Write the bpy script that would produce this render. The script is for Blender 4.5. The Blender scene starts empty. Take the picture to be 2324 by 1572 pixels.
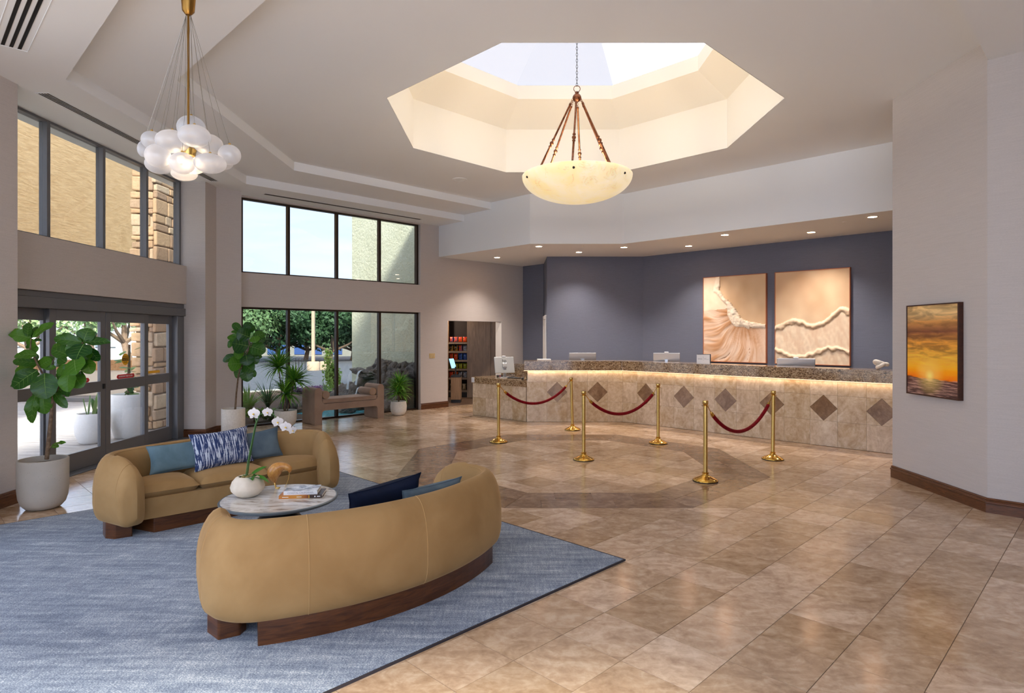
import bpy, bmesh, math, random
from math import sin, cos, pi, sqrt, radians, atan2, hypot
from mathutils import Vector, Matrix, Euler, noise
from mathutils.geometry import tessellate_polygon

# ------------------------------------------------------------------ camera, sky, exposure
scene = bpy.context.scene
COL = scene.collection
R2 = sqrt(0.5)
H = 1.75                      # eye height
F = 1400.0                    # focal length in pixels of the 2324 px wide frame
cam_d = bpy.data.cameras.new('camera')
cam_d.sensor_width = 36.0
cam_d.lens = F * 36.0 / 2324.0
cam_d.shift_y = -26.0 / 2324.0
cam_d.clip_end = 400
cam = bpy.data.objects.new('camera', cam_d)
cam.location = (0, 0, H)
cam.rotation_euler = (pi / 2, 0, 0)
COL.objects.link(cam)
scene.camera = cam

scene.view_settings.view_transform = 'Standard'
scene.view_settings.look = 'None'
scene.view_settings.gamma = 1.0
scene.view_settings.use_curve_mapping = False
scene.view_settings.exposure = 0.88

SKY = 3.0
world = bpy.data.worlds.new('sky')
scene.world = world
world.use_nodes = True
wn = world.node_tree
wn.nodes.clear()
w_out = wn.nodes.new('ShaderNodeOutputWorld')
w_bg = wn.nodes.new('ShaderNodeBackground')
w_tc = wn.nodes.new('ShaderNodeTexCoord')
w_map = wn.nodes.new('ShaderNodeMapping')
w_map.inputs['Scale'].default_value = (1.3, 1.3, 6.0)
w_no = wn.nodes.new('ShaderNodeTexNoise')
w_no.inputs['Scale'].default_value = 2.2
w_no.inputs['Detail'].default_value = 5
w_no.inputs['Distortion'].default_value = 0.6
w_rp = wn.nodes.new('ShaderNodeValToRGB')
w_rp.color_ramp.elements[0].position = 0.35
w_rp.color_ramp.elements[0].color = (0.50, 0.62, 0.88, 1)
w_rp.color_ramp.elements[1].position = 0.68
w_rp.color_ramp.elements[1].color = (0.80, 0.85, 1.0, 1)
wn.links.new(w_tc.outputs['Generated'], w_map.inputs['Vector'])
wn.links.new(w_map.outputs['Vector'], w_no.inputs['Vector'])
wn.links.new(w_no.outputs['Fac'], w_rp.inputs['Fac'])
wn.links.new(w_rp.outputs['Color'], w_bg.inputs['Color'])
w_bg.inputs['Strength'].default_value = SKY
wn.links.new(w_bg.outputs['Background'], w_out.inputs['Surface'])

sun_d = bpy.data.lights.new('sun', 'SUN')
sun_d.energy = 12.0
sun_d.angle = radians(9)
sun_d.color = (1.0, 0.95, 0.87)
sun = bpy.data.objects.new('sun', sun_d)
sun.rotation_euler = Vector((-0.30, 0.95, -0.80)).to_track_quat('-Z', 'Y').to_euler()
sun.location = (8, -20, 25)
COL.objects.link(sun)

scene.cycles.max_bounces = 8
scene.cycles.diffuse_bounces = 4
scene.cycles.glossy_bounces = 3
scene.cycles.transmission_bounces = 6
scene.cycles.transparent_max_bounces = 10
scene.cycles.caustics_reflective = False
scene.cycles.caustics_refractive = False
scene.cycles.sample_clamp_indirect = 6.0

# ------------------------------------------------------------------ helpers
def at(px, py, Y):
    """world point that the photograph shows at pixel (px, py) when it stands at depth Y"""
    return Vector(((px - 1162) / F * Y, Y, H + (760 - py) / F * Y))

def gnd(px, py, z=0.0):
    Y = (H - z) * F / (py - 760.0)
    return Vector(((px - 1162) / F * Y, Y, z))

def srgb(r, g, b):
    f = lambda c: (c / 255 / 12.92) if c <= 10.3 else ((c / 255 + 0.055) / 1.055) ** 2.4
    return (f(r), f(g), f(b), 1.0)

class MB:
    """collects shapes and links them as one mesh object"""
    def __init__(self):
        self.v, self.f, self.s = [], [], []
    def add(self, vs, fs, smooth=False, M=None):
        n = len(self.v)
        self.v += [tuple(M @ Vector(p)) if M else tuple(p) for p in vs]
        self.f += [tuple(i + n for i in q) for q in fs]
        self.s += [smooth] * len(fs)
        return self
    def box(self, lo, hi, M=None):
        (a, b, c), (d, e, f) = lo, hi
        return self.add([(a,b,c),(d,b,c),(d,e,c),(a,e,c),(a,b,f),(d,b,f),(d,e,f),(a,e,f)],
                        [(3,2,1,0),(4,5,6,7),(0,1,5,4),(1,2,6,5),(2,3,7,6),(3,0,4,7)], False, M)
    def prism(self, poly, z0, z1, M=None, holes=()):
        a = sum(poly[i][0]*poly[(i+1) % len(poly)][1] - poly[(i+1) % len(poly)][0]*poly[i][1] for i in range(len(poly)))
        if a < 0: poly = poly[::-1]
        n = len(poly)
        vs = [(p[0], p[1], z0) for p in poly] + [(p[0], p[1], z1) for p in poly]
        fs = [(i, (i+1) % n, n + (i+1) % n, n + i) for i in range(n)]
        if n <= 4 and not holes:
            fs += [tuple(range(n))[::-1], tuple(range(n, 2*n))]
            return self.add(vs, fs, False, M)
        self.add(vs, fs, False, M)
        loops = [[Vector((p[0], p[1], 0)) for p in poly]]
        for h in holes:
            a = sum(h[i][0]*h[(i+1) % len(h)][1] - h[(i+1) % len(h)][0]*h[i][1] for i in range(len(h)))
            h = list(h) if a < 0 else list(h)[::-1]
            loops.append([Vector((p[0], p[1], 0)) for p in h])
            m = len(h)
            self.add([(p[0], p[1], z0) for p in h] + [(p[0], p[1], z1) for p in h],
                     [(i, (i+1) % m, m + (i+1) % m, m + i) for i in range(m)], False, M)
        flat = [p for l in loops for p in l]
        tri = tessellate_polygon(loops)
        self.add([(p.x, p.y, z0) for p in flat], [self._o(flat, t, -1) for t in tri], False, M)
        self.add([(p.x, p.y, z1) for p in flat], [self._o(flat, t, 1) for t in tri], False, M)
        return self
    @staticmethod
    def _o(p, t, sgn):
        a = (p[t[1]] - p[t[0]]).cross(p[t[2]] - p[t[0]]).z
        return tuple(t) if a * sgn > 0 else tuple(t)[::-1]
    def grid(self, P, nu, nv, smooth=True, M=None, cu=False, cv=False):
        """P[i][j]: nu x nv points"""
        vs = [P[i][j] for i in range(nu) for j in range(nv)]
        fs = []
        for i in range(nu if cu else nu - 1):
            for j in range(nv if cv else nv - 1):
                a, b = i * nv + j, i * nv + (j+1) % nv
                c, d = ((i+1) % nu) * nv + (j+1) % nv, ((i+1) % nu) * nv + j
                fs.append((a, b, c, d))
        return self.add(vs, fs, smooth, M)
    def lathe(self, prof, seg=24, M=None, smooth=True, cap=True):
        """prof: (r, z) from bottom to top"""
        P = [[(r*cos(2*pi*k/seg), r*sin(2*pi*k/seg), z) for k in range(seg)] for r, z in prof]
        vs = [p for row in P for p in row]
        fs = []
        n = len(prof)
        for i in range(n-1):
            for k in range(seg):
                fs.append((i*seg+k, i*seg+(k+1) % seg, (i+1)*seg+(k+1) % seg, (i+1)*seg+k))
        if cap and prof[0][0] > 1e-6: fs.append(tuple(range(seg))[::-1])
        if cap and prof[-1][0] > 1e-6: fs.append(tuple(range((n-1)*seg, n*seg)))
        return self.add(vs, fs, smooth, M)
    def tube(self, pts, r, seg=8, smooth=True, M=None):
        pts = [Vector(p) for p in pts]
        n = len(pts)
        rs = r if isinstance(r, (list, tuple)) else [r] * n
        t0 = (pts[1] - pts[0]).normalized()
        up = Vector((0,0,1)) if abs(t0.z) < 0.9 else Vector((1,0,0))
        u = t0.cross(up).normalized()
        rows = []
        for i, p in enumerate(pts):
            t = (pts[min(i+1, n-1)] - pts[max(i-1, 0)]).normalized()
            u = (u - t * u.dot(t)).normalized()
            w = t.cross(u)
            rows.append([p + (u*cos(2*pi*k/seg) + w*sin(2*pi*k/seg)) * rs[i] for k in range(seg)])
        vs = [q for row in rows for q in row]
        fs = [(i*seg+k, i*seg+(k+1) % seg, (i+1)*seg+(k+1) % seg, (i+1)*seg+k) for i in range(n-1) for k in range(seg)]
        fs += [tuple(range(seg))[::-1], tuple(range((n-1)*seg, n*seg))]
        return self.add(vs, fs, smooth, M)
    def ball(self, c, rad, seg=16, rings=10, M=None):
        rx, ry, rz = rad if isinstance(rad, (tuple, list)) else (rad,)*3
        vs = [(c[0], c[1], c[2]-rz)]
        for i in range(1, rings):
            a = -pi/2 + pi*i/rings
            vs += [(c[0]+rx*cos(a)*cos(2*pi*k/seg), c[1]+ry*cos(a)*sin(2*pi*k/seg), c[2]+rz*sin(a)) for k in range(seg)]
        vs.append((c[0], c[1], c[2]+rz))
        fs = [(0, 1+(k+1) % seg, 1+k) for k in range(seg)]
        for i in range(rings-2):
            fs += [(1+i*seg+k, 1+i*seg+(k+1) % seg, 1+(i+1)*seg+(k+1) % seg, 1+(i+1)*seg+k) for k in range(seg)]
        o = 1+(rings-2)*seg
        fs += [(o+k, o+(k+1) % seg, o+seg) for k in range(seg)]
        return self.add(vs, fs, True, M)
    def mesh(self, name, mat=None, sharp=None):
        me = bpy.data.meshes.new(name)
        me.from_pydata(self.v, [], self.f)
        me.polygons.foreach_set('use_smooth', self.s)
        if sharp is not None and any(self.s):
            me.set_sharp_from_angle(angle=radians(sharp))
        if mat is not None: me.materials.append(mat)
        me.update()
        return me
    def build(self, name, mat=None, parent=None, bevel=0, seg=2, sharp=40, loc=None, rot=None, sub=0):
        o = bpy.data.objects.new(name, self.mesh(name, mat, sharp))
        COL.objects.link(o)
        if loc is not None: o.location = loc
        if rot is not None: o.rotation_euler = rot
        if parent is not None: o.parent = parent
        if bevel:
            m = o.modifiers.new('bevel', 'BEVEL'); m.width = bevel; m.segments = seg
            m.limit_method = 'ANGLE'; m.angle_limit = radians(35)
        if sub:
            m = o.modifiers.new('smooth', 'SUBSURF'); m.levels = sub; m.render_levels = sub
        return o

def put(name, mesh, parent=None, loc=None, rot=None, scale=None):
    o = bpy.data.objects.new(name, mesh)
    COL.objects.link(o)
    if parent is not None: o.parent = parent
    if loc is not None: o.location = loc
    if rot is not None: o.rotation_euler = rot
    if scale is not None: o.scale = scale
    return o

def empty(name, loc=(0,0,0), rz=0.0):
    o = bpy.data.objects.new(name, None)
    o.empty_display_size = 0.1
    o.location = loc
    o.rotation_euler = (0, 0, rz)
    COL.objects.link(o)
    return o

def tag(o, label, cat, group=None, kind=None):
    o['label'] = label
    o['category'] = cat
    if group: o['group'] = group
    if kind: o['kind'] = kind
    return o

def struct(o, label, cat): return tag(o, label, cat, kind='structure')

def copy_tree(o, parent=None):
    c = o.copy()
    COL.objects.link(c)
    c.parent = parent
    for ch in o.children: copy_tree(ch, c)
    return c

def frame(ox, oy, ux, uy):
    """matrix of a vertical wall: local x runs along (ux,uy), local y points 90 deg to the left of it, z up"""
    return Matrix(((ux, -uy, 0, ox), (uy, ux, 0, oy), (0, 0, 1, 0), (0, 0, 0, 1)))

# ------------------------------------------------------------------ materials
class NT:
    def __init__(self, name):
        self.m = bpy.data.materials.new(name)
        self.m.use_nodes = True
        self.t = self.m.node_tree
        self.b = self.t.nodes['Principled BSDF']
        self.o = self.t.nodes['Material Output']
    def n(self, typ, **kw):
        nd = self.t.nodes.new('ShaderNode' + typ)
        for k, v in kw.items():
            if k.startswith('_'): setattr(nd, k[1:], v)
            else: self.set(nd.inputs[k.replace('__', ' ')], v)
        return nd
    def set(self, sock, v):
        if isinstance(v, bpy.types.NodeSocket): self.t.links.new(v, sock)
        else: sock.default_value = v
    def p(self, **kw):
        for k, v in kw.items(): self.set(self.b.inputs[k.replace('__', ' ')], v)
    def ramp(self, fac, stops):
        r = self.n('ValToRGB', Fac=fac)
        e = r.color_ramp.elements
        while len(e) < len(stops): e.new(0.5)
        for i, (p, c) in enumerate(stops): e[i].position = p; e[i].color = c
        return r.outputs['Color']
    def mix(self, fac, a, b, typ='MIX'):
        m = self.n('Mix', _data_type='RGBA', _blend_type=typ)
        self.set(m.inputs[0], fac); self.set(m.inputs[6], a); self.set(m.inputs[7], b)
        return m.outputs[2]
    def math(self, op, a, b=0.0):
        m = self.n('Math', _operation=op)
        self.set(m.inputs[0], a); self.set(m.inputs[1], b)
        return m.outputs[0]
    def coords(self, kind='Object', scale=(1,1,1), loc=(0,0,0), rot=(0,0,0)):
        if kind == 'World': src = self.n('NewGeometry').outputs['Position']
        else: src = self.n('TexCoord').outputs[kind]
        mp = self.n('Mapping', Vector=src, Scale=scale, Location=loc, Rotation=rot)
        return mp.outputs['Vector']
    def noise(self, vec, scale=5, detail=4, rough=0.5, dist=0):
        return self.n('TexNoise', Vector=vec, Scale=scale, Detail=detail, Roughness=rough, Distortion=dist).outputs['Fac']
    def bump(self, h, strength=0.3, dist=0.01):
        self.p(Normal=self.n('Bump', Height=h, Strength=strength, Distance=dist).outputs['Normal'])

def plain(name, col, rough=0.5, metal=0.0, spec=0.5, **kw):
    k = NT(name)
    k.p(Base__Color=col, Roughness=rough, Metallic=metal, Specular__IOR__Level=spec)
    for a, v in kw.items(): k.p(**{a: v})
    return k.m

def speckled(name, a, b, scale=20, rough=0.6, bump=0.0, stretch=(1,1,1), metal=0, detail=5, coords='Object', spec=0.5, bdist=0.01, lo=0.35, hi=0.65, **kw):
    k = NT(name)
    v = k.coords(coords, stretch)
    n = k.noise(v, scale, detail)
    k.p(Base__Color=k.ramp(n, [(lo, a), (hi, b)]), Roughness=rough, Metallic=metal, Specular__IOR__Level=spec)
    for q, val in kw.items(): k.p(**{q: val})
    if bump: k.bump(n, bump, bdist)
    return k.m

def linen(name, col, amt=0.10, rough=0.8):
    """grasscloth wall covering: fine horizontal threads"""
    k = NT(name)
    v = k.coords('World', (2.0, 2.0, 190))
    n = k.noise(v, 2.2, 5, 0.65)
    v2 = k.coords('World', (60, 60, 300))
    n2 = k.noise(v2, 1.0, 3, 0.6)
    s = k.math('ADD', k.math('MULTIPLY', n, 0.6), k.math('MULTIPLY', n2, 0.4))
    dk = tuple(c * (1 - amt * 2.2) for c in col[:3]) + (1,)
    lt = tuple(min(1, c * (1 + amt * 1.6)) for c in col[:3]) + (1,)
    k.p(Base__Color=k.ramp(s, [(0.3, dk), (0.7, lt)]), Roughness=rough, Specular__IOR__Level=0.3)
    k.bump(s, 0.10, 0.004)
    return k.m

def travertine(name, light, mid, dark, rough=0.16, var=0.35):
    k = NT(name)
    rnd = k.math('FRACT', k.math('ADD', k.n('ObjectInfo').outputs['Random'], k.n('NewGeometry').outputs['Random Per Island']))
    geo = k.n('NewGeometry').outputs['Position']
    off = k.n('CombineXYZ', X=k.math('MULTIPLY', rnd, 37.0), Y=k.math('MULTIPLY', rnd, 71.0), Z=k.math('MULTIPLY', rnd, 13.0)).outputs[0]
    vec = k.n('VectorMath', _operation='ADD')
    k.set(vec.inputs[0], geo); k.set(vec.inputs[1], off)
    st = k.n('Mapping', Vector=vec.outputs[0], Scale=(1.0, 1.9, 1.0), Rotation=(0, 0, 0.7)).outputs[0]
    n1 = k.noise(st, 3.4, 7, 0.66, 1.1)
    n2 = k.noise(vec.outputs[0], 16, 6, 0.6, 0.5)
    s = k.math('ADD', k.math('MULTIPLY', n1, 0.60), k.math('MULTIPLY', n2, 0.40))
    col = k.ramp(s, [(0.34, dark), (0.50, mid), (0.62, light)])
    n3 = k.noise(st, 7.0, 5, 0.7, 2.2)
    vein = k.ramp(n3, [(0.66, (0,0,0,1)), (0.74, (1,1,1,1))])
    col = k.mix(k.math('MULTIPLY', vein, 0.35), col, tuple(c * 0.55 for c in dark[:3]) + (1,))
    val = k.math('ADD', k.math('MULTIPLY', k.math('POWER', rnd, 0.8), -var), 1.0 + var * 0.45)
    hs = k.n('HueSaturation', Color=col, Value=val, Saturation=k.math('ADD', k.math('MULTIPLY', rnd, 0.25), 0.88))
    k.p(Base__Color=hs.outputs[0], Roughness=k.math('ADD', k.math('MULTIPLY', n2, 0.12), rough - 0.05), Specular__IOR__Level=0.5)
    k.bump(n2, 0.02, 0.002)
    return k.m

def glass(name, tint, refl=1.0):
    k = NT(name)
    k.t.nodes.remove(k.b)
    tr = k.n('BsdfTransparent', Color=tint)
    gl = k.n('BsdfGlossy', Color=(1,1,1,1), Roughness=0.0)
    fc = k.math('POWER', k.n('LayerWeight', Blend=0.5).outputs['Facing'], 5.0)
    mx = k.n('MixShader', Fac=k.math('MULTIPLY', k.math('ADD', k.math('MULTIPLY', fc, 0.9), 0.04), refl))
    k.t.links.new(tr.outputs[0], mx.inputs[1]); k.t.links.new(gl.outputs[0], mx.inputs[2])
    k.t.links.new(mx.outputs[0], k.o.inputs['Surface'])
    return k.m

def velvet(name, a, b, sheen=0.5, scale=7):
    k = NT(name)
    n = k.noise(k.coords('Object'), scale, 4, 0.55, 0.4)
    n2 = k.noise(k.coords('Object'), 140, 2)
    k.p(Base__Color=k.ramp(n, [(0.35, a), (0.65, b)]), Roughness=0.75, Specular__IOR__Level=0.15,
        Sheen__Weight=sheen, Sheen__Roughness=0.35, Sheen__Tint=tuple(min(1, c*1.6 + 0.1) for c in b[:3]) + (1,))
    k.bump(n2, 0.05, 0.002)
    return k.m

def wood(name, a, b, axis=(1, 9, 9), rough=0.4, scale=3.0, coords='Object'):
    k = NT(name)
    v = k.coords(coords, axis)
    n = k.noise(v, scale, 6, 0.6, 1.2)
    k.p(Base__Color=k.ramp(n, [(0.3, a), (0.7, b)]), Roughness=rough)
    k.bump(n, 0.05, 0.003)
    return k.m

def leafmat(name, a, b, rough=0.4):
    k = NT(name)
    rnd = k.n('ObjectInfo').outputs['Random']
    n = k.noise(k.coords('Object'), 14, 3)
    f = k.math('ADD', k.math('MULTIPLY', rnd, 0.6), k.math('MULTIPLY', n, 0.4))
    col = k.ramp(f, [(0.2, a), (0.8, b)])
    k.p(Base__Color=col, Roughness=rough, Specular__IOR__Level=0.45)
    tl = k.n('BsdfTranslucent', Color=col)
    mx = k.n('MixShader', Fac=0.28)
    k.t.links.new(k.b.outputs[0], mx.inputs[1]); k.t.links.new(tl.outputs[0], mx.inputs[2])
    k.t.links.new(mx.outputs[0], k.o.inputs['Surface'])
    return k.m

def emit(name, col, strength, base=None):
    k = NT(name)
    k.p(Base__Color=base or col, Emission__Color=col, Emission__Strength=strength, Roughness=0.5)
    return k.m

M = {}
M['ceil'] = plain('ceiling_paint', srgb(238, 241, 243), 0.9, spec=0.2)
M['shaft'] = plain('skylight_paint', srgb(242, 237, 226), 0.9, spec=0.2)
M['wall'] = linen('greige_wallcovering', srgb(200, 193, 188), 0.07)
M['blue'] = linen('slate_blue_grasscloth', srgb(110, 115, 131), 0.11)
M['white'] = plain('white_trim', srgb(236, 234, 230), 0.45)
M['base'] = wood('mahogany_trim', srgb(66, 36, 18), srgb(116, 70, 38), (2, 2, 14), 0.32, 4, 'World')
M['grout'] = plain('grout', srgb(128, 104, 82), 0.9)
M['tile'] = travertine('travertine_floor', srgb(218, 192, 164), srgb(198, 168, 138), srgb(164, 132, 104), var=0.40)
M['band'] = travertine('travertine_band', srgb(164, 134, 107), srgb(142, 113, 88), srgb(116, 88, 66), var=0.3)
M['ctile'] = travertine('travertine_counter', srgb(224, 208, 182), srgb(206, 184, 154), srgb(176, 150, 118), 0.14, 0.22)
M['dia'] = travertine('noce_diamond', srgb(160, 132, 104), srgb(140, 112, 86), srgb(112, 86, 64), 0.14, 0.25)
M['frame'] = plain('dark_bronze_frame', srgb(58, 46, 38), 0.4, 0.6)
M['grey_frame'] = plain('charcoal_anodised', srgb(112, 113, 117), 0.4, 0.25)
M['glass'] = glass('window_glass', (0.515, 0.535, 0.535, 1))
M['glass_u'] = glass('upper_entrance_glass', (0.58, 0.59, 0.58, 1))
M['glass_c'] = glass('door_glass', (0.79, 0.80, 0.80, 1))
M['brass'] = speckled('brushed_brass', srgb(208, 172, 98), srgb(214, 178, 104), 10, 0.26, metal=1.0, stretch=(1,1,4))
M['black'] = plain('black_plastic', srgb(22, 22, 24), 0.45)
M['slot'] = plain('vent_slot_black', srgb(18, 18, 18), 0.9)
M['concrete'] = speckled('pot_concrete', srgb(168, 163, 155), srgb(182, 177, 168), 60, 0.85, 0.05)
M['leaf'] = leafmat('fig_leaf', srgb(26, 76, 24), srgb(84, 138, 34), 0.3)
M['soil'] = speckled('potting_soil', srgb(58, 42, 30), srgb(96, 74, 52), 60, 0.95, 0.5)
M['bark'] = speckled('bark', srgb(92, 74, 58), srgb(128, 106, 84), 30, 0.85, 0.3)
# ------------------------------------------------------------------ the shell
ZC, ZB, ZA, ZD, ZS = 4.66, 4.515, 4.37, 4.465, 3.63     # coffer, step, perimeter, near drop, reception soffit
WALLH = 4.9
wM = frame(-8.31, 8.31, R2, R2)        # window wall: local x = s along it, local -y = into the room
def sx(px, off=0.0):
    """s on the window wall plane (moved off outward) for a pixel column"""
    k = (px - 1162) / F
    Y = (16.62 + off * 2 * R2) / (1 - k)
    return (k * Y + Y) * R2

OC = (0.905, 8.585)
def octagon(ap, c=OC, n=8):
    r = ap / cos(pi / 8)
    return [(c[0] + r * cos(pi/8 + k*pi/4), c[1] + r * sin(pi/8 + k*pi/4)) for k in range(n)]

# ceiling pieces
outer = [(-0.455, 13.55), (-3.66, 10.36), (-3.64, 6.70), (0.835, 2.225), (4.71, 6.10), (4.71, 7.62), (7.41, 7.62), (2.308, 12.72), (0.371, 12.724)]
step2 = [(-1.111, 14.206), (-4.61, 10.70), (-4.58, 6.33), (0.18, 1.57)]
o = MB().prism(outer, ZC, ZC + 0.12, holes=[octagon(2.445)]).build('ceiling', M['ceil'])
struct(o, 'white painted coffered lobby ceiling around the octagonal skylight', 'ceiling')
def riser(pts, z0, z1, t=0.05):
    m = MB()
    for a, b in zip(pts, pts[1:]):
        d = (Vector(b) - Vector(a)).normalized(); n = Vector((-d.y, d.x)) * t
        m.prism([a, b, (b[0]+n.x, b[1]+n.y), (a[0]+n.x, a[1]+n.y)], z0, z1)
    return m
# step ring B and perimeter C as slabs
ringB = [outer[0], outer[1], outer[2], outer[3], step2[3], step2[2], step2[1], step2[0]]
o = MB().prism(ringB, ZB, ZC + 0.10).build('trim_1', M['ceil'])
struct(o, 'inner plaster step of the stepped ceiling coffer', 'ceiling step')
ringC = [step2[0], step2[1], step2[2], step2[3], (-2.5, -1.11), (-6.0, -1.11), (-6.0, 11.0), (-5.6, 11.6), (-1.86, 15.16)]
o = MB().prism(ringC, ZA, ZB + 0.10).build('trim_2', M['ceil'])
struct(o, 'outer plaster border of the ceiling along the windows', 'ceiling step')
o = MB().prism([(4.71, 6.10), (-2.5, -1.11), (-6, -1.11), (-6, -2.4), (8.6, -2.4), (8.6, 2.21)], ZD, ZD + 0.3).build('trim_3', M['ceil'])
struct(o, 'dropped ceiling panel in the near upper corner', 'ceiling step')
soff = [(-1.765, 14.86), (0.371, 12.724), (2.308, 12.72), (7.41, 7.62), (10.5, 7.62), (10.5, 7.9), (3.3, 15.1), (0.9, 15.1), (0.9, 16.6), (0.3, 17.1)]
o = MB().prism(soff, ZS, ZC + 0.11).build('trim_4', M['ceil'])
struct(o, 'dropped white soffit over the reception desk', 'soffit')

# skylight: vertical shaft, sloped collar, upright curb, frosted dome
def ring_strip(m, a0, z0, a1, z1, thick=0.0):
    A, B = octagon(a0), octagon(a1)
    for k in range(8):
        j = (k + 1) % 8
        m.add([(*A[k], z0), (*A[j], z0), (*B[j], z1), (*B[k], z1)], [(0, 1, 2, 3)])
m = MB()
ring_strip(m, 2.44, ZC-0.001, 2.44, 5.42); ring_strip(m, 2.44, 5.42, 1.925, 5.77); ring_strip(m, 1.925, 5.77, 1.925, 6.0)
ring_strip(m, 1.925, 6.0, 2.05, 6.0); ring_strip(m, 2.05, 6.0, 2.05, 5.77); ring_strip(m, 2.05, 5.77, 2.56, 5.42); ring_strip(m, 2.56, 5.42, 2.56, ZC + 0.1)
o = m.build('trim_5', M['shaft'])
struct(o, 'cream octagonal skylight shaft above the hanging bowl lamp', 'skylight shaft')
k = NT('frosted_acrylic'); k.t.nodes.remove(k.b)
tl = k.n('BsdfTranslucent', Color=(0.185, 0.175, 0.167, 1)); df = k.n('BsdfDiffuse', Color=(0.5, 0.5, 0.5, 1))
mx = k.n('MixShader', Fac=0.12); k.t.links.new(tl.outputs[0], mx.inputs[1]); k.t.links.new(df.outputs[0], mx.inputs[2])
k.t.links.new(mx.outputs[0], k.o.inputs['Surface']); M['dome'] = k.m
dome = empty('window_1', (OC[0], OC[1], 6.0))
struct(dome, 'frosted skylight dome of eight panes at the top of the octagonal shaft', 'skylight')
A = octagon(2.02, (0, 0)); B = octagon(0.25, (0, 0))
for kk in range(8):
    j = (kk + 1) % 8
    MB().add([(*A[kk], 0.02), (*A[j], 0.02), (*B[j], 0.95), (*B[kk], 0.95)], [(0, 1, 2, 3)]).build('pane', M['dome'], dome)
MB().prism(B, 0.95, 0.97).build('cap', M['white'], dome)

# window wall (s 4.4 .. 12.14) with upper and lower windows and a doorway
T = 0.22
wl, wr = 4.40, sx(954.5)
Z1, Z2, ZT = 2.28, 2.925, 4.345
dl, dr, dz = sx(1016.3), sx(1138), 2.10
m = MB()
m.box((wl, 0, Z1), (wr, T, Z2), wM)                 # spandrel between the windows
m.box((wl, 0, ZT), (wr, T, WALLH), wM)
m.box((wr, 0, 0), (dl, T, WALLH), wM)
m.box((dl, 0, dz), (dr, T, WALLH), wM)
m.box((dr, 0, 0), (12.42, T, WALLH), wM)
o = m.build('wall_window', M['wall'])
struct(o, 'greige grasscloth wall with the two rows of dark framed windows', 'wall')
# windows
def framed(name, label, x0, x1, z0, z1, mull, y0, fw, fd, gm, fm, Mx, tr=0.03):
    r = empty(name, Mx @ Vector((x0, y0, z0)))
    struct(r, label, 'window')
    inv = r.matrix_basis.inverted()
    def part(nm, lo, hi, mt, bev=0.004):
        MB().box(lo, hi, inv @ Mx).build(nm, mt, r, bevel=bev)
    part('frame_rail', (x0, y0, z0), (x1, y0+fd, z0+tr), fm)
    part('frame_rail', (x0, y0, z1-tr), (x1, y0+fd, z1), fm)
    xs = [x0] + list(mull) + [x1]
    for i, c in enumerate(xs):
        a = x0 if i == 0 else (x1-fw if i == len(xs)-1 else c-fw/2)
        part('mullion', (a, y0-0.005, z0+0.001), (a+fw, y0+fd-0.002, z1-0.001), fm)
    for a, b in zip(xs, xs[1:]):
        part('pane', (a, y0+fd*0.5, z0), (b, y0+fd*0.5+0.006, z1), gm, 0)
    return r
mul = [sx(p, 0.1) for p in (655, 765, 862)]
framed('window_2', 'upper window band of four panes showing sky and stucco wall', wl+0.2, wr, Z2, ZT, mul, 0.09, 0.05, 0.09, M['glass'], M['frame'], wM)
framed('window_3', 'lower window band of four tall panes behind the bench', wl+0.2, wr, 0.0, Z1, mul, 0.09, 0.05, 0.09, M['glass'], M['frame'], wM, 0.035)

# entrance wall and its piers
m = MB(); m.box((-5.74, 4.9, 0), (-5.17, 6.45, WALLH)); m.box((-5.74, -2.4, 0), (-5.17, -1.6, WALLH)); m.box((-5.74, -1.6, 0), (-5.17, 4.9, 0.12)); m.box((-5.74, -1.6, 4.25), (-5.17, 4.9, WALLH))
o = m.build('wall_left', M['wall']); struct(o, 'greige wall beside the tall fig at the entrance doors', 'wall')
o = MB().prism([(-5.24, 10.54), (-5.24, 10.93), (-4.93, 11.24), (-5.17, 11.48), (-5.42, 11.75), (-5.74, 11.43), (-5.74, 10.54)], 0, WALLH).build('wall_pier', M['wall'])
struct(o, 'angled greige pier between the entrance and the window wall', 'wall')
o = MB().box((-5.80, 6.45, 2.275), (-5.56, 10.54, 2.925)).build('wall_entrance', M['wall'], bevel=0.004)
struct(o, 'greige header wall between the entrance doors and the upper windows', 'wall')
eM = frame(-5.66, 0, 0, 1)             # local x = Y, local y = -X (outward)
ey = lambda px, X=5.66: X * F / (1162 - px)
framed('window_4', 'upper entrance window of four panes showing tan stucco and a stone column', 6.45, 10.54, 2.925, ZA, [ey(110), ey(236), ey(334)], 0.0, 0.055, 0.10, M['glass_u'], M['grey_frame'], eM)

# reception walls
o = MB().prism([(0.30, 16.90), (0.83, 16.30), (0.93, 16.40), (0.40, 17.05)], 0, 3.8).build('wall_reception_side', M['blue']); struct(o, 'narrow slate blue wall panel beside the doorway wall', 'wall')
o = MB().box((0.84, 14.94, 0), (0.95, 16.36, 3.8)).build('wall_reception_return', M['blue']); struct(o, 'slate blue wall return with the white door', 'wall')
o = MB().prism([(0.84, 14.79), (3.143, 14.79), (3.20, 14.94), (0.84, 14.94)], 0, 3.8).build('wall_reception_center', M['blue']); struct(o, 'plain slate blue grasscloth wall facing the reception desk', 'wall')
o = MB().prism([(3.143, 14.79), (10.33, 7.60), (10.44, 7.71), (3.20, 14.94)], 0, 3.8).build('wall_reception', M['blue']); struct(o, 'long slate blue grasscloth wall that carries the two relief paintings', 'wall')
o = MB().prism([(4.70, 7.62), (4.70, 6.10), (8.5, 2.30), (8.5, 2.6), (10.6, 2.6), (10.6, 7.62)], 0, WALLH).build('wall_right', M['wall']); struct(o, 'pale greige angled pier that carries the sunset picture', 'wall')
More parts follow.
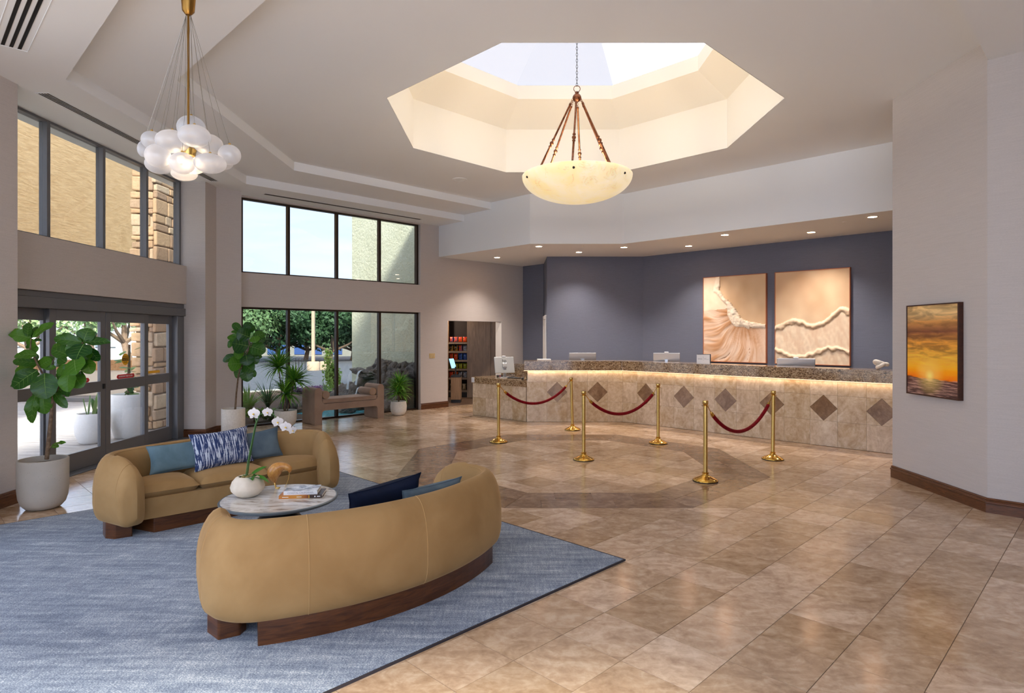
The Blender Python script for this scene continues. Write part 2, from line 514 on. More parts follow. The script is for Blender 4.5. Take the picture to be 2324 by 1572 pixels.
# the lobby goes on behind the camera: side and rear walls, clear windows added for light
o = MB().box((8.5, -2.4, 0), (8.7, 2.6, WALLH)).build('wall_far_right', M['wall']); struct(o, 'greige side wall of the lobby out of view', 'wall')
m = MB(); m.box((-5.95, -2.4, 0), (8.7, -2.2, 0.15)); m.box((-5.95, -2.4, 4.3), (8.7, -2.2, WALLH)); m.box((-5.95, -2.4, 0.15), (-5.0, -2.2, 4.3)); m.box((2.6, -2.4, 0.15), (8.7, -2.2, 4.3))
o = m.build('wall_back', M['wall']); struct(o, 'rear lobby wall around the clear window added for light', 'wall')
bM = frame(0, -2.2, -1, 0); M['clear'] = glass('clear_glass', (0.86, 0.87, 0.87, 1))
framed('fill_window_side', 'wide clear side window beside the camera, unseen and added to light the lobby', -1.6, 4.9, 0.12, 4.25, [0.0, 1.6, 3.3], -0.2, 0.05, 0.10, M['clear'], M['grey_frame'], eM)  # unseen window, put in to bring daylight from the left
framed('fill_window_rear', 'wide clear rear window, unseen and added to light the lobby', -2.6, 5.0, 0.15, 4.3, [-0.7, 1.2, 3.1], 0.03, 0.05, 0.10, M['clear'], M['grey_frame'], bM)  # unseen window, put in as daylight fill from behind the camera

# wooden baseboards with a moulded top
PROF = [(0.0, 0.0), (0.022, 0.0), (0.022, 0.092), (0.030, 0.098), (0.030, 0.108), (0.020, 0.114), (0.014, 0.124), (0.020, 0.130), (0.012, 0.140), (0.0, 0.142)]
def baseboard(name, pts, label):
    """pts run with the room on their right-hand side"""
    n = len(pts)
    P = [Vector((p[0], p[1])) for p in pts]
    offs = []
    for i in range(n):
        ds = []
        if i > 0: ds.append((P[i]-P[i-1]).normalized())
        if i < n-1: ds.append((P[i+1]-P[i]).normalized())
        ns = [Vector((d.y, -d.x)) for d in ds]
        b = sum(ns, Vector((0, 0))).normalized()
        offs.append(b / max(0.3, b.dot(ns[0])))
    G = [[(P[i].x + offs[i].x*a, P[i].y + offs[i].y*a, z) for a, z in PROF] for i in range(n)]
    o = MB().grid(G, n, len(PROF), False).build(name, M['base'])
    m = o.modifiers.new('solid', 'SOLIDIFY'); m.thickness = 0.002
    return struct(o, label, 'baseboard')
s2w = lambda s: (-8.31 + s*R2, 8.31 + s*R2)
baseboard('baseboard_right', [(4.70, 7.62), (4.70, 6.10), (8.5, 2.30)], 'dark mahogany baseboard around the pale angled pier')
baseboard('baseboard_left', [(-5.17, -2.2), (-5.17, 6.45)], 'dark mahogany baseboard behind the tall fig pot')
baseboard('baseboard_pier', [(-5.64, 10.54), (-5.24, 10.54), (-5.24, 10.93), (-4.93, 11.24)], 'mahogany baseboard around the entrance pier')
baseboard('baseboard_window', [s2w(wr), s2w(dl - 0.0)], 'mahogany baseboard between the window and the doorway')

# ------------------------------------------------------------------ floor
PITCH, S0, T0 = 0.4078, 3.166, -1.524
def clip(poly, nx, ny, d, keep):
    """part of a convex polygon with nx*x+ny*y <= d (keep=1) or >= d (keep=-1)"""
    out = []
    for i in range(len(poly)):
        a, b = poly[i], poly[(i+1) % len(poly)]
        da, db = (nx*a[0]+ny*a[1]-d)*keep, (nx*b[0]+ny*b[1]-d)*keep
        if da <= 0: out.append(a)
        if (da < 0 < db) or (db < 0 < da):
            t = da / (da - db); out.append((a[0]+(b[0]-a[0])*t, a[1]+(b[1]-a[1])*t))
    return out
def area(p): return abs(sum(p[i][0]*p[(i+1) % len(p)][1]-p[(i+1) % len(p)][0]*p[i][1] for i in range(len(p))))/2 if len(p) > 2 else 0
FC = (0.875, 8.55)
def planes(ap): return [(cos(k*pi/4), sin(k*pi/4), cos(k*pi/4)*FC[0] + sin(k*pi/4)*FC[1] + ap) for k in range(8)]
def inside(poly, ap):
    for nx, ny, d in planes(ap):
        poly = clip(poly, nx, ny, d, 1)
        if len(poly) < 3: return []
    return poly
def outside(poly, ap):
    out, cur = [], poly
    for nx, ny, d in planes(ap):
        q = clip(cur, nx, ny, d, -1)
        if area(q) > 1e-5: out.append(q)
        cur = clip(cur, nx, ny, d, 1)
        if len(cur) < 3: break
    return out
room = [(-5.72, -2.2), (8.6, -2.2), (8.6, 7.6), (4.9, 10.1), (2.6, 12.6), (0.0, 12.9), (-1.25, 14.0), (-0.95, 15.7), (-1.75, 15.0), (-5.9, 10.9)]
floor = MB().prism([(-5.9, -2.4), (8.7, -2.4), (10.6, 2.6), (10.6, 7.6), (3.2, 15.0), (0.9, 16.6), (0.3, 16.95), (-6.0, 10.72)], -0.12, -0.0025).build('floor', M['grout'])
struct(floor, 'polished beige travertine tile floor laid diagonally', 'floor')
G_ = 0.0022
tiles = []
kx = [k for k in range(-40, 40)]
for i in range(-30, 40):
    for j in range(-40, 40):
        sa, ta = S0 + i*PITCH, T0 + j*PITCH
        cx, cy = (sa+PITCH/2 + ta+PITCH/2)*R2, (sa+PITCH/2 - ta-PITCH/2)*R2
        if not (-6.2 < cx < 8.7 and -1.0 < cy < 16): continue
        if cy - cx > 16.62+0.35 or cx < -5.95: continue
        if cx + cy > 15.0 and cx > 0: continue
        sq = [(sa+G_, ta+G_), (sa+PITCH-G_, ta+G_), (sa+PITCH-G_, ta+PITCH-G_), (sa+G_, ta+PITCH-G_)]
        w = [((a+b)*R2, (a-b)*R2) for a, b in sq]
        dist = hypot(cx-FC[0], cy-FC[1])
        if dist > 2.95 or dist < 1.35: tiles.append((cx, cy, [w], True, 'tile'))
        else:
            fr = [q for q in outside(w, 2.305 + G_)]
            if fr: tiles.append((cx, cy, fr, False, 'tile'))
            q = inside(w, 1.70 - G_)
            if area(q) > 1e-5: tiles.append((cx, cy, [q], False, 'tile'))
for k in range(8):                                       # two rows of darker tiles along each side of the octagon
    for r, (a0, a1) in enumerate(((1.70, 2.0), (2.0, 2.305))):
        L = 2 * a1 * math.tan(pi/8)
        n = 4 if r == 0 else 5
        for q in range(n):
            u0, u1 = -L/2 + L*q/n + G_, -L/2 + L*(q+1)/n - G_
            P = [(a0+G_, u0), (a1-G_, u0), (a1-G_, u1), (a0+G_, u1)]
            P = clip(P, -math.tan(pi/8), 1, 0 - G_, 1); P = clip(P, -math.tan(pi/8), -1, 0 - G_, 1)
            if area(P) < 1e-4: continue
            c_, s_ = cos(k*pi/4), sin(k*pi/4)
            W = [(FC[0] + a*c_ - b*s_, FC[1] + a*s_ + b*c_) for a, b in P]
            tiles.append((sum(p[0] for p in W)/len(W), sum(p[1] for p in W)/len(W), [W], False, 'band'))
def in_view(x, y):
    if y < 2.6: return False
    px, py = 1162 + x/y*F, 760 + H/y*F
    if not (-40 < px < 2364 and py < 1600): return False
    if (x+y)*R2 < (5.65)*R2 and 3.92 < y-x < 10.34: return False         # under the rug
    if x > 4.6 and y < 7.7 and x + y > 10.7: return False                 # behind the pier
    return True
tiles.sort(key=lambda t: (not in_view(t[0], t[1]), t[1]))
whole = MB().prism([(-PITCH/2+G_, -PITCH/2+G_), (PITCH/2-G_, -PITCH/2+G_), (PITCH/2-G_, PITCH/2-G_), (-PITCH/2+G_, PITCH/2-G_)], -0.01, 0).mesh('tile', M['tile'])
band_first = [t for t in tiles if t[4] == 'band' and in_view(t[0], t[1])]
rest_n = 300 - len(band_first)
single = band_first + [t for t in tiles if t[4] == 'tile' and in_view(t[0], t[1])][:rest_n]
ids = set(id(t) for t in single)
for t in single:
    if t[3]: put('tile', whole, floor, (t[0], t[1], 0), (0, 0, pi/4))
    else:
        m = MB()
        for q in t[2]: m.prism([(p[0]-t[0], p[1]-t[1]) for p in q], -0.01, 0)
        m.build('tile', M[t[4]], floor, loc=(t[0], t[1], 0))
m = MB(); m2 = MB()
for t in tiles:
    if id(t) in ids: continue
    for q in t[2]: (m if t[4] == 'tile' else m2).prism(q, -0.01, 0)
o = m.build('tile_field', M['tile'], floor); o['kind'] = 'stuff'
if m2.v: o = m2.build('tile_border', M['band'], floor); o['kind'] = 'stuff'
o = MB().prism([s2w(dl), s2w(dr), (-0.5, 18.5), (-3.5, 17.4)], -0.02, 0.001).build('trim_6', wood('market_floor', srgb(78, 58, 44), srgb(112, 86, 66), (8, 1, 1), 0.5, 3))
struct(o, 'dark wood plank floor inside the snack alcove', 'floor')
# ------------------------------------------------------------------ lettering
def text_mesh(body, size, mat, extrude=0.0006, align='CENTER'):
    cu = bpy.data.curves.new('lettering', 'FONT')
    cu.body = body; cu.size = size; cu.align_x = align; cu.align_y = 'CENTER'; cu.extrude = extrude
    ob = bpy.data.objects.new('lettering', cu)
    me = bpy.data.meshes.new_from_object(ob)
    bpy.data.objects.remove(ob)
    me.materials.clear(); me.materials.append(mat)
    return me
def lettering(body, size, mat, parent, Mx, sx_=1.0):
    o = put('lettering', text_mesh(body, size, mat), parent)
    o.matrix_basis = Mx @ Matrix.Diagonal((sx_, 1, 1, 1))
    return o

# ------------------------------------------------------------------ automatic entrance doors
def leaf_door(name, label, cat, y0, y1, X, st0, st1, zt=2.07, th=0.045, z0=0.012, kind='structure'):
    r = empty(name, (X, y0, z0))
    tag(r, label, cat, kind=kind)
    def part(nm, a, b, mt, bev=0.003):
        MB().box((-th, a[0]-y0, a[1]-z0), (0, b[0]-y0, b[1]-z0)).build(nm, mt, r, bevel=bev)
    fm = M['grey_frame']
    part('stile', (y0, z0), (y0+st0, zt), fm); part('stile', (y1-st1, z0), (y1, zt), fm)
    part('rail', (y0+st0, z0), (y1-st1, 0.235), fm); part('rail', (y0+st0, 0.975), (y1-st1, 1.12), fm); part('rail', (y0+st0, 1.93), (y1-st1, zt), fm)
    for a, b in ((0.235, 0.975), (1.12, 1.93)):
        MB().box((-th*0.5, st0, a-z0), (-th*0.5+0.006, y1-y0-st1, b-z0)).build('pane', M['glass_c'], r)
    return r
dlL = leaf_door('door_1', 'charcoal framed sliding entrance door leaf behind the tall fig', 'door', 7.49, 8.520, -5.615, 0.11, 0.10)
dlR = leaf_door('door_2', 'charcoal framed sliding entrance door leaf with the yellow round sticker', 'door', 8.532, 9.525, -5.615, 0.10, 0.10)
leaf_door('window_6', 'fixed entrance sidelight half hidden by the left wall', 'window', 6.46, 7.58, -5.69, 0.05, 0.09)
leaf_door('window_7', 'fixed entrance sidelight in front of the stone column', 'window', 9.515, 10.33, -5.69, 0.06, 0.10)
MB().box((-0.03, -0.05, 1.0), (0.012, -0.012, 1.07)).build('latch', M['black'], dlL, bevel=0.004, loc=(0.005, 1.02, 0.0))
o = empty('trim_7', (-5.6, 6.46, 2.07)); struct(o, 'dark grey automatic door operator header above the entrance doors', 'door header')
MB().box((-0.18, 0, 0), (0.03, 4.075, 0.13)).build('cover', M['grey_frame'], o, bevel=0.006)
MB().box((-0.18, 0, 0.132), (0.0, 4.075, 0.203)).build('track', M['grey_frame'], o, bevel=0.004)
MB().box((-0.14, 3.87, -2.058), (0.0, 4.075, -0.001)).build('post', M['grey_frame'], o, bevel=0.006)
o = empty('trim_8', (-5.6, 6.46, 0)); struct(o, 'ribbed dark entrance door threshold on the floor', 'threshold')
for q in range(6): MB().box((-0.14 + q*0.05, 0, 0.0005), (-0.10 + q*0.05, 4.07, 0.011)).build('rib', M['grey_frame'], o)

stk = lambda c: plain('sticker', c, 0.4)
M['st_yel'], M['st_red'], M['st_wht'], M['st_blk'] = stk(srgb(236, 176, 24)), stk(srgb(206, 44, 52)), stk(srgb(245, 245, 245)), stk(srgb(20, 20, 20))
FX = Matrix(((0, 0, 1, 0), (1, 0, 0, 0), (0, 1, 0, 0), (0, 0, 0, 1)))        # text plane facing +X, reading along +Y
def place(x, y, z): return Matrix.Translation((x, y, z)) @ FX
o = empty('door_sticker', (-5.629, 8.98, 1.397)); tag(o, 'round yellow automatic caution sticker on the glass entrance door', 'sticker')
MB().lathe([(0.083, 0), (0.083, 0.001)], 32, FX).build('disc', M['st_yel'], o)
lettering('AUTOMATIC', 0.026, M['st_blk'], o, place(0.0016, 0, 0.038))
MB().box((0.0011, -0.078, -0.02), (0.0016, 0.078, 0.022)).build('bar', M['st_blk'], o)
lettering('CAUTION', 0.034, M['st_yel'], o, place(0.0023, 0, 0.001)); lettering('DOOR', 0.026, M['st_blk'], o, place(0.0016, 0, -0.04))
for y0, lab in ((8.78, 'red emergency push to open sticker below the yellow round one'), (7.80, 'red emergency push to open sticker half behind the fig leaves')):
    o = empty('push_sticker', (-5.629, y0 + 0.21, 1.152)); tag(o, lab, 'sticker')
    MB().prism([(-0.21, 0), (-0.185, -0.03), (0.185, -0.03), (0.21, 0), (0.185, 0.03), (-0.185, 0.03)], 0, 0.001, FX).build('plate', M['st_red'], o)
    lettering('IN EMERGENCY PUSH TO OPEN', 0.034, M['st_wht'], o, place(0.0016, 0, 0.0), 0.66)
o = empty('sidelight_sticker', (-5.705, 9.80, 1.165)); tag(o, 'thin yellow strip sticker on the sidelight before the stone column', 'sticker')
MB().prism([(-0.19, -0.02), (0.19, -0.02), (0.19, 0.02), (-0.19, 0.02)], 0, 0.001, FX).build('plate', M['st_yel'], o)

# ------------------------------------------------------------------ outside: ground, planting, pool
M['asphalt'] = speckled('asphalt', srgb(82, 85, 90), srgb(100, 103, 108), 40, 0.9, 0.1, coords='World')
M['pave'] = speckled('plaza_paving', srgb(140, 135, 130), srgb(188, 183, 176), 3, 0.6, 0.05, (0.6, 5, 1), coords='World')
M['mulch'] = speckled('bark_mulch', srgb(52, 40, 32), srgb(112, 86, 66), 55, 0.95, 0.8, coords='World', bdist=0.03)
M['kerb'] = speckled('concrete_kerb', srgb(172, 168, 160), srgb(190, 186, 178), 20, 0.9)
o = MB().box((-90, 19.0, -0.30), (40, 120, -0.10)).build('ground', M['asphalt']); struct(o, 'blue grey asphalt car park beyond the windows', 'car park')
o = MB().prism([(-40, -12), (-5.95, -12), (-5.75, 10.9), (-5.75, 11.5), (-9.6, 19.2), (-40, 19.2)], -0.30, -0.012).build('path', M['pave']); struct(o, 'streaked grey entrance paving outside the glass doors', 'paving')
def wo(s, out): v = wM @ Vector((s, out, 0)); return (v.x, v.y)
bed = [wo(4.3, 0.22), wo(6.35, 0.22), wo(6.2, 1.6), wo(7.2, 2.3), wo(7.9, 3.9), wo(13.0, 7.2), wo(6.3, 6.9)]
o = MB().prism(bed, -0.30, 0.02).build('terrain', M['mulch']); struct(o, 'brown bark mulch planting bed outside the lower window', 'planting bed')
kp = [wo(13.0, 7.2), wo(6.3, 6.9)]
o = MB().prism([kp[0], kp[1], wo(6.3, 7.2), wo(13.0, 7.5)], -0.28, 0.05).build('kerb', M['kerb'], bevel=0.02); struct(o, 'pale concrete kerb between planting bed and car park', 'kerb')
k = NT('pool_water'); n_ = k.noise(k.coords('World', (1, 1, 1)), 9, 3)
k.p(Base__Color=srgb(96, 186, 200), Roughness=0.06); k.bump(n_, 0.25, 0.02); M['water'] = k.m
o = MB().prism([wo(6.2, 0.24), wo(9.6, 0.24), wo(9.6, 3.0), wo(6.2, 2.4)], -0.30, -0.06).build('water', M['water']); struct(o, 'turquoise fountain pool water just outside the glass', 'water')
# rough stucco garden wall
k = NT('olive_stucco')
v = k.coords('World'); a_ = k.noise(v, 14, 6, 0.62, 0.4); b_ = k.noise(v, 1.2, 3)
k.p(Base__Color=k.ramp(b_, [(0.3, srgb(222, 222, 192)), (0.7, srgb(236, 236, 208))]), Roughness=0.95); k.bump(a_, 0.9, 0.05); M['stucco'] = k.m
o = MB().prism([wo(9.05, 0.22), wo(9.05, 3.64), wo(9.38, 3.64), wo(9.38, 0.22)], -0.3, 6.5).build('wall_stucco', M['stucco']); struct(o, 'rough pale green stucco wall behind the lava rock fountain', 'wall')

# lava rock fountain against the stucco wall
def rock_mesh(name, seed, mat, rough=0.5, sub=3):
    bm = bmesh.new()
    bmesh.ops.create_icosphere(bm, subdivisions=sub + 1, radius=1.0)
    for v in bm.verts:
        d = noise.noise(v.co * 1.1 + Vector((seed*3.1, 0, 0))) * rough + noise.noise(v.co * 2.8 + Vector((0, seed*1.7, 0))) * rough * 0.5 + noise.noise(v.co * 7 + Vector((0, 0, seed))) * rough * 0.22
        v.co *= 1 + d
    me = bpy.data.meshes.new(name); bm.to_mesh(me); bm.free()
    me.materials.append(mat)
    return me
k = NT('lava_rock')
v = k.coords('Object'); n1 = k.noise(v, 5, 6, 0.65); n2 = k.noise(v, 16, 5, 0.7)
rn = k.n('ObjectInfo').outputs['Random']
k.p(Base__Color=k.mix(k.math('MULTIPLY', rn, 0.55), k.ramp(n1, [(0.3, srgb(120, 110, 105)), (0.68, srgb(232, 222, 214))]), srgb(190, 168, 148)), Roughness=0.9)
k.bump(n2, 1.0, 0.12); M['lava'] = k.m
fo = empty('rock_fountain', (*wo(8.6, 1.7), -0.06)); tag(fo, 'dark lava rock fountain with thin waterfalls against the stucco wall', 'rock fountain')
random.seed(5)
rocks = [rock_mesh('rock', i, M['lava']) for i in range(6)]
fi = Matrix.Translation(fo.location).inverted()
def profile_z(out):    # crest of the pile along the stucco wall, out metres from the glass
    pts = [(0.3, 1.02), (0.8, 1.08), (1.15, 0.95), (1.45, 1.10), (1.8, 1.10), (2.3, 0.85), (2.9, 0.55), (3.3, 0.3), (3.7, 0.12)]
    for (a, za), (b, zb) in zip(pts, pts[1:]):
        if out <= b: return za + (zb-za)*max(0, (out-a))/(b-a)
    return 0.3
for i in range(13):
    out = 0.42 + i*0.26
    top = profile_z(out)
    n = max(2, int(top / 0.20) + 1)
    for j in range(n):
        t = (j + 0.5) / n
        z = t * top * 1.0
        s = 8.92 - (1 - t) * 0.75 - random.uniform(0, 0.12)
        r = random.uniform(0.13, 0.23) * (1.12 - 0.25*t)
        p = Vector((*wo(s, out + random.uniform(-0.08, 0.08)), z - r*0.35))
        put('rock', random.choice(rocks), fo, fi @ p, (random.uniform(0, 6), random.uniform(0, 6), random.uniform(0, 6)), (r*1.15, r, r*0.92))
for s, out, r in ((8.05, 0.9, 0.20), (7.9, 1.6, 0.22), (7.75, 0.5, 0.17), (8.2, 2.3, 0.25), (7.9, 2.7, 0.22), (7.5, 2.6, 0.2), (7.45, 1.15, 0.16), (8.3, 0.42, 0.22), (7.0, 2.3, 0.18), (6.6, 2.2, 0.16), (6.3, 2.0, 0.17)):
    put('rock', random.choice(rocks), fo, fi @ Vector((*wo(s, out), r*0.25 - 0.06)), (random.uniform(0, 6), random.uniform(0, 6), random.uniform(0, 6)), (r, r, r*0.8))
M['fall'] = plain('falling_water', srgb(226, 234, 240), 0.15, spec=0.6, Alpha=0.75)
for out, w, zt, zb in ((2.02, 0.10, 0.86, 0.42), (1.62, 0.08, 0.88, 0.55), (1.66, 0.06, 0.48, 0.20)):
    P = []
    for q in range(7):
        t = q/6; s = 8.16 - 0.16*sqrt(t)*1.2
        P.append([tuple(fi @ Vector((*wo(s, out - w/2 + w*u/3 + 0.01*sin(q*2+u)), zt + (zb-zt)*t*t - 0.02*t))) for u in range(4)])
    MB().grid(P, 7, 4).build('waterfall', M['fall'], fo)
o = put('fountain_ledge', rocks[2], fo, fi @ Vector((*wo(8.33, 1.82), 0.80)), (0.2, 0.1, 0.8), (0.26, 0.34, 0.10))

# stone clad column outside the doors
M['stone'] = (lambda k: (k.p(Base__Color=k.mix(k.math('MULTIPLY', k.noise(k.coords('World'), 14, 6, 0.65), 0.75),
     k.ramp(k.n('ObjectInfo').outputs['Random'], [(0.0, srgb(222, 190, 150)), (0.4, srgb(204, 168, 130)), (0.7, srgb(180, 152, 126)), (1.0, srgb(230, 208, 176))]), srgb(120, 92, 70)), Roughness=0.9),
     k.bump(k.noise(k.coords('World'), 26, 5, 0.6), 0.6, 0.02), k.m)[-1])(NT('ledge_stone'))
cl = MB().box((-0.40, 0.0, 0), (-0.06, 1.30, 5.2)).build('wall_column', plain('mortar', srgb(186, 164, 138), 0.95), loc=(-6.62, 11.52, -0.01))
struct(cl, 'stone clad column outside the entrance glass', 'column')
def stone_face(face, L, z1, seed):
    random.seed(seed)
    z = 0.02
    while z < z1:
        h = random.choice((0.10, 0.14, 0.18, 0.22, 0.28))
        u = -0.03 + random.uniform(-0.06, 0.0)
        while u < L:
            w = random.uniform(0.18, 0.52)
            hh = h
            a, b = u + 0.008, min(u + w, L + 0.03) - 0.008
            if b - a > 0.06:
                d = random.uniform(0.05, 0.075)
                jz = lambda: random.uniform(-0.012, 0.012)
                vs = [(a, -0.01, z+jz()), (b, -0.01, z+jz()), (b, -0.01, z+hh-0.016+jz()), (a, -0.01, z+hh-0.016+jz())]
                vs += [(p[0], d, p[2]) for p in vs]
                m = MB().add(vs, [(0,1,2,3), (7,6,5,4), (0,4,5,1), (1,5,6,2), (2,6,7,3), (3,7,4,0)], False, face)
                m.build('stone', M['stone'], cl, bevel=0.022, seg=2)
            u += w
        z += h
stone_face(Matrix(((0, 1, 0, -0.06), (1, 0, 0, 0), (0, 0, 1, 0), (0, 0, 0, 1))), 1.15, 5.0, 3)
stone_face(Matrix(((1, 0, 0, -0.42), (0, -1, 0, 0), (0, 0, 1, 0), (0, 0, 0, 1))), 0.34, 5.0, 4)
# porte cochere beam and roof
k = NT('tan_streaked_stucco'); v = k.coords('World', (1, 1.2, 7)); n1 = k.noise(v, 3.0, 6, 0.7, 0.6)
k.p(Base__Color=k.ramp(n1, [(0.3, srgb(184, 148, 102)), (0.62, srgb(214, 182, 136))]), Roughness=0.95); k.bump(n1, 0.5, 0.02); M['fascia'] = k.m
o = MB().box((-9.45, 4.0, 3.64), (-9.0, 18.0, 6.6)).build('wall_canopy', M['fascia']); struct(o, 'tan streaked stucco beam of the entrance canopy seen in the upper windows', 'canopy beam')
o = MB().box((-17.0, 4.0, 5.2), (-9.46, 18.0, 5.5)).build('roof', M['fascia']); struct(o, 'flat roof of the entrance canopy', 'roof')
for y in (4.3, 17.2):
    o = MB().box((-0.35, -0.35, 0), (0.35, 0.35, 3.65)).build('wall_canopy_post', M['fascia'], loc=(-9.3, y + 0.2, -0.01), bevel=0.02); struct(o, 'tan post carrying the entrance canopy beam', 'post')
# low garden wall, bench step and planters outside
gw = empty('wall_garden', (-15, 17.2, -0.01)); struct(gw, 'low tan garden wall with terracotta cap across the entrance paving', 'garden wall')
for q in range(5):
    MB().box((-6 + q*2.6, 0, 0), (-6 + q*2.6 + 2.59, 0.3, 0.78)).build('panel', plain('tan_wall', srgb(236, 220, 196), 0.9), gw, bevel=0.006)
    MB().box((-6 + q*2.6, -0.06, 0.78), (-6 + q*2.6 + 2.59, 0.36, 1.06)).build('cap', speckled('terracotta', srgb(176, 128, 84), srgb(206, 160, 112), 40, 0.9), gw, bevel=0.01)
MB().box((-6, -0.9, 0), (7, -0.25, 0.10)).build('step', plain('dark_step', srgb(130, 126, 122), 0.8), gw, bevel=0.01)
# ------------------------------------------------------------------ outside planting and buildings
def blade_mesh(L, w, bend, mat, n=6, name='blade'):
    P = []
    for i in range(n + 1):
        t = i / n
        y = L * (t - 0.18*bend*t*t); z = L * 0.9 * (t*(1 - bend*t*0.95))
        hw = w * 0.5 * (1 - t**2.2) * (0.55 + 0.45*min(1, t*4))
        P.append([(-hw, y*(0.35 + 0.65*bend), z), (0, y*(0.35 + 0.65*bend), z - hw*0.35), (hw, y*(0.35 + 0.65*bend), z)])
    return MB().grid(P, n + 1, 3).mesh(name, mat)
def leaf_cloud(center, rad, n, size, seed, squash=0.45, hollow=0.55):
    """leafy crown: many small leaf quads spread through a lobed volume"""
    rng = random.Random(seed)
    m = MB()
    lobes = [(Vector(center) + Vector((rng.uniform(-.55, .55)*rad[0], rng.uniform(-.55, .55)*rad[1], rng.uniform(-.5, .5)*rad[2])), rng.uniform(0.42, 0.62)) for _ in range(9)]
    vs, fs = [], []
    for i in range(n):
        c, k = lobes[i % 9]
        d = Vector((rng.gauss(0, 1), rng.gauss(0, 1), rng.gauss(0, 1))).normalized()
        r = rng.uniform(hollow, 1.0)
        p = c + Vector((d.x*rad[0], d.y*rad[1], d.z*rad[2])) * k * r
        nrm = (d + Vector((rng.uniform(-.6, .6), rng.uniform(-.6, .6), rng.uniform(-.2, .9)))).normalized()
        u = nrm.orthogonal().normalized(); w = nrm.cross(u)
        a = rng.uniform(0, 6.28); u, w = u*cos(a) + w*sin(a), w*cos(a) - u*sin(a)
        s = size * rng.uniform(0.6, 1.25)
        b = len(vs)
        vs += [p - u*s, p + w*s*squash, p + u*s, p - w*s*squash]
        fs.append((b, b+1, b+2, b+3))
    return m.add(vs, fs, False)
M['tree_leaf'] = leafmat('tree_foliage', srgb(48, 86, 54), srgb(128, 162, 104), 0.6)
M['tree_leaf2'] = leafmat('tree_foliage_pale', srgb(90, 124, 80), srgb(180, 204, 140), 0.6)
M['hedge_leaf'] = leafmat('shrub_leaf', srgb(60, 106, 48), srgb(150, 186, 84), 0.5)
def tree(x, y, h0, h1, rad, label, seed, mat='tree_leaf', n=7500, size=0.17, group='street trees beyond the windows'):
    t = empty('street_tree', (x, y, -0.1)); tag(t, label, 'tree', group)
    rng = random.Random(seed)
    tp = [(0, 0, 0), (0.05, 0.02, h0*0.5), (rng.uniform(-.15, .15), 0, h0), (rng.uniform(-.3, .3), 0.1, (h0+h1)/2)]
    m = MB().tube(tp, [0.2, 0.16, 0.14, 0.05], 8)
    for k in range(4):
        a = k*1.6 + rng.uniform(0, .5)
        m.tube([tp[2], (tp[2][0]+cos(a)*rad*0.35, sin(a)*rad*0.35, h0 + 0.5), (tp[2][0]+cos(a)*rad*0.6, sin(a)*rad*0.6, h0 + 1.1)], [0.1, 0.07, 0.03], 6)
    m.build('trunk', M['bark'], t)
    o = leaf_cloud((0, 0, (h0+h1)/2 + 0.1), (rad, rad*0.8, (h1-h0)/2*1.02), n, size, seed).build('crown', M[mat], t)
    return t
for i, (px, Y, h0, h1, rad, lab) in enumerate((
        (560, 41, 0.7, 4.75, 3.6, 'leafy street tree partly hidden behind the white pier'),
        (632, 43, 0.75, 4.9, 3.4, 'leafy street tree with pale trunk in the leftmost lower pane'),
        (694, 44, 0.75, 4.8, 3.3, 'leafy street tree with dark trunk beside the lamp post'),
        (748, 42, 0.7, 4.8, 3.2, 'leafy street tree just beyond the lamp post'),
        (800, 45, 0.7, 4.9, 3.6, 'leafy street tree mostly hidden by the stucco wall'))):
    tree((px-1162)/F*Y, Y, h0, h1, rad, lab, 20+i)
tree((290-1162)/F*27, 27, 1.5, 5.2, 2.0, 'round tree standing beyond the yellow door sticker', 31, 'tree_leaf2', 3800, 0.12, 'trees beyond the entrance')
tree((208-1162)/F*34, 34, 1.6, 6.0, 2.6, 'pale tree beyond the entrance garden wall, right of the white porch', 32, 'tree_leaf2', 3600, 0.14, 'trees beyond the entrance')
tree((62-1162)/F*30, 30, 1.2, 5.0, 2.4, 'tree seen through the leftmost entrance sidelight', 33, 'tree_leaf2', 3400, 0.14, 'trees beyond the entrance')

def building(name, label, x0, x1, y, h, wallc, items, roofc=srgb(120, 116, 112)):
    b = empty(name, (x0, y, -0.1)); tag(b, label, 'building')
    MB().box((0, 0.0, 0), (x1-x0, 6, h)).build('body', plain('facade', wallc, 0.9), b)
    MB().box((-0.5, -0.9, h), (x1-x0+0.5, 6.5, h+0.35)).build('roof', plain('roof_edge', roofc, 0.9), b, bevel=0.02)
    for kind, a, w, z0, z1 in items:
        if kind == 'door':
            d = MB().box((a, -0.06, z0), (a+w, 0.02, z1)).build('door', plain('blue_door', srgb(60, 92, 152), 0.5), b, bevel=0.01)
            MB().box((a+w*0.80, -0.09, z0+1.0), (a+w*0.86, -0.05, z0+1.1)).build('handle', M['black'], d)
        elif kind == 'window':
            w_ = MB().box((a, -0.06, z0), (a+w, 0.02, z1)).build('window', plain('window_surround', srgb(60, 66, 70), 0.5), b)
            for q in range(2): MB().box((a+0.06+q*w/2, -0.075, z0+0.07), (a+w/2-0.04+q*w/2, -0.055, z1-0.07)).build('pane', plain('curtained_pane', srgb(168, 186, 192), 0.2), w_)
        elif kind == 'post':
            MB().box((a, -0.85, z0), (a+w, -0.85+w, z1)).build('porch_post', M['white'], b, bevel=0.01)
        elif kind == 'rail':
            MB().box((a, -0.88, z0), (a+w, -0.82, z1)).build('railing', M['white'], b)
    return b
X_ = lambda px, Y: (px-1162)/F*Y
items = []
for px, kd in ((597, 'window'), (619, 'door'), (641, 'door'), (668, 'window'), (680, 'door'), (700, 'window'), (719, 'door'), (745, 'window'), (765, 'door'), (575, 'door'), (556, 'window')):
    a = X_(px, 54) - X_(520, 54)
    items.append((kd, a - (0.45 if kd == 'door' else 0.8), 0.9 if kd == 'door' else 1.6, 0.15 if kd == 'door' else 1.0, 2.2))
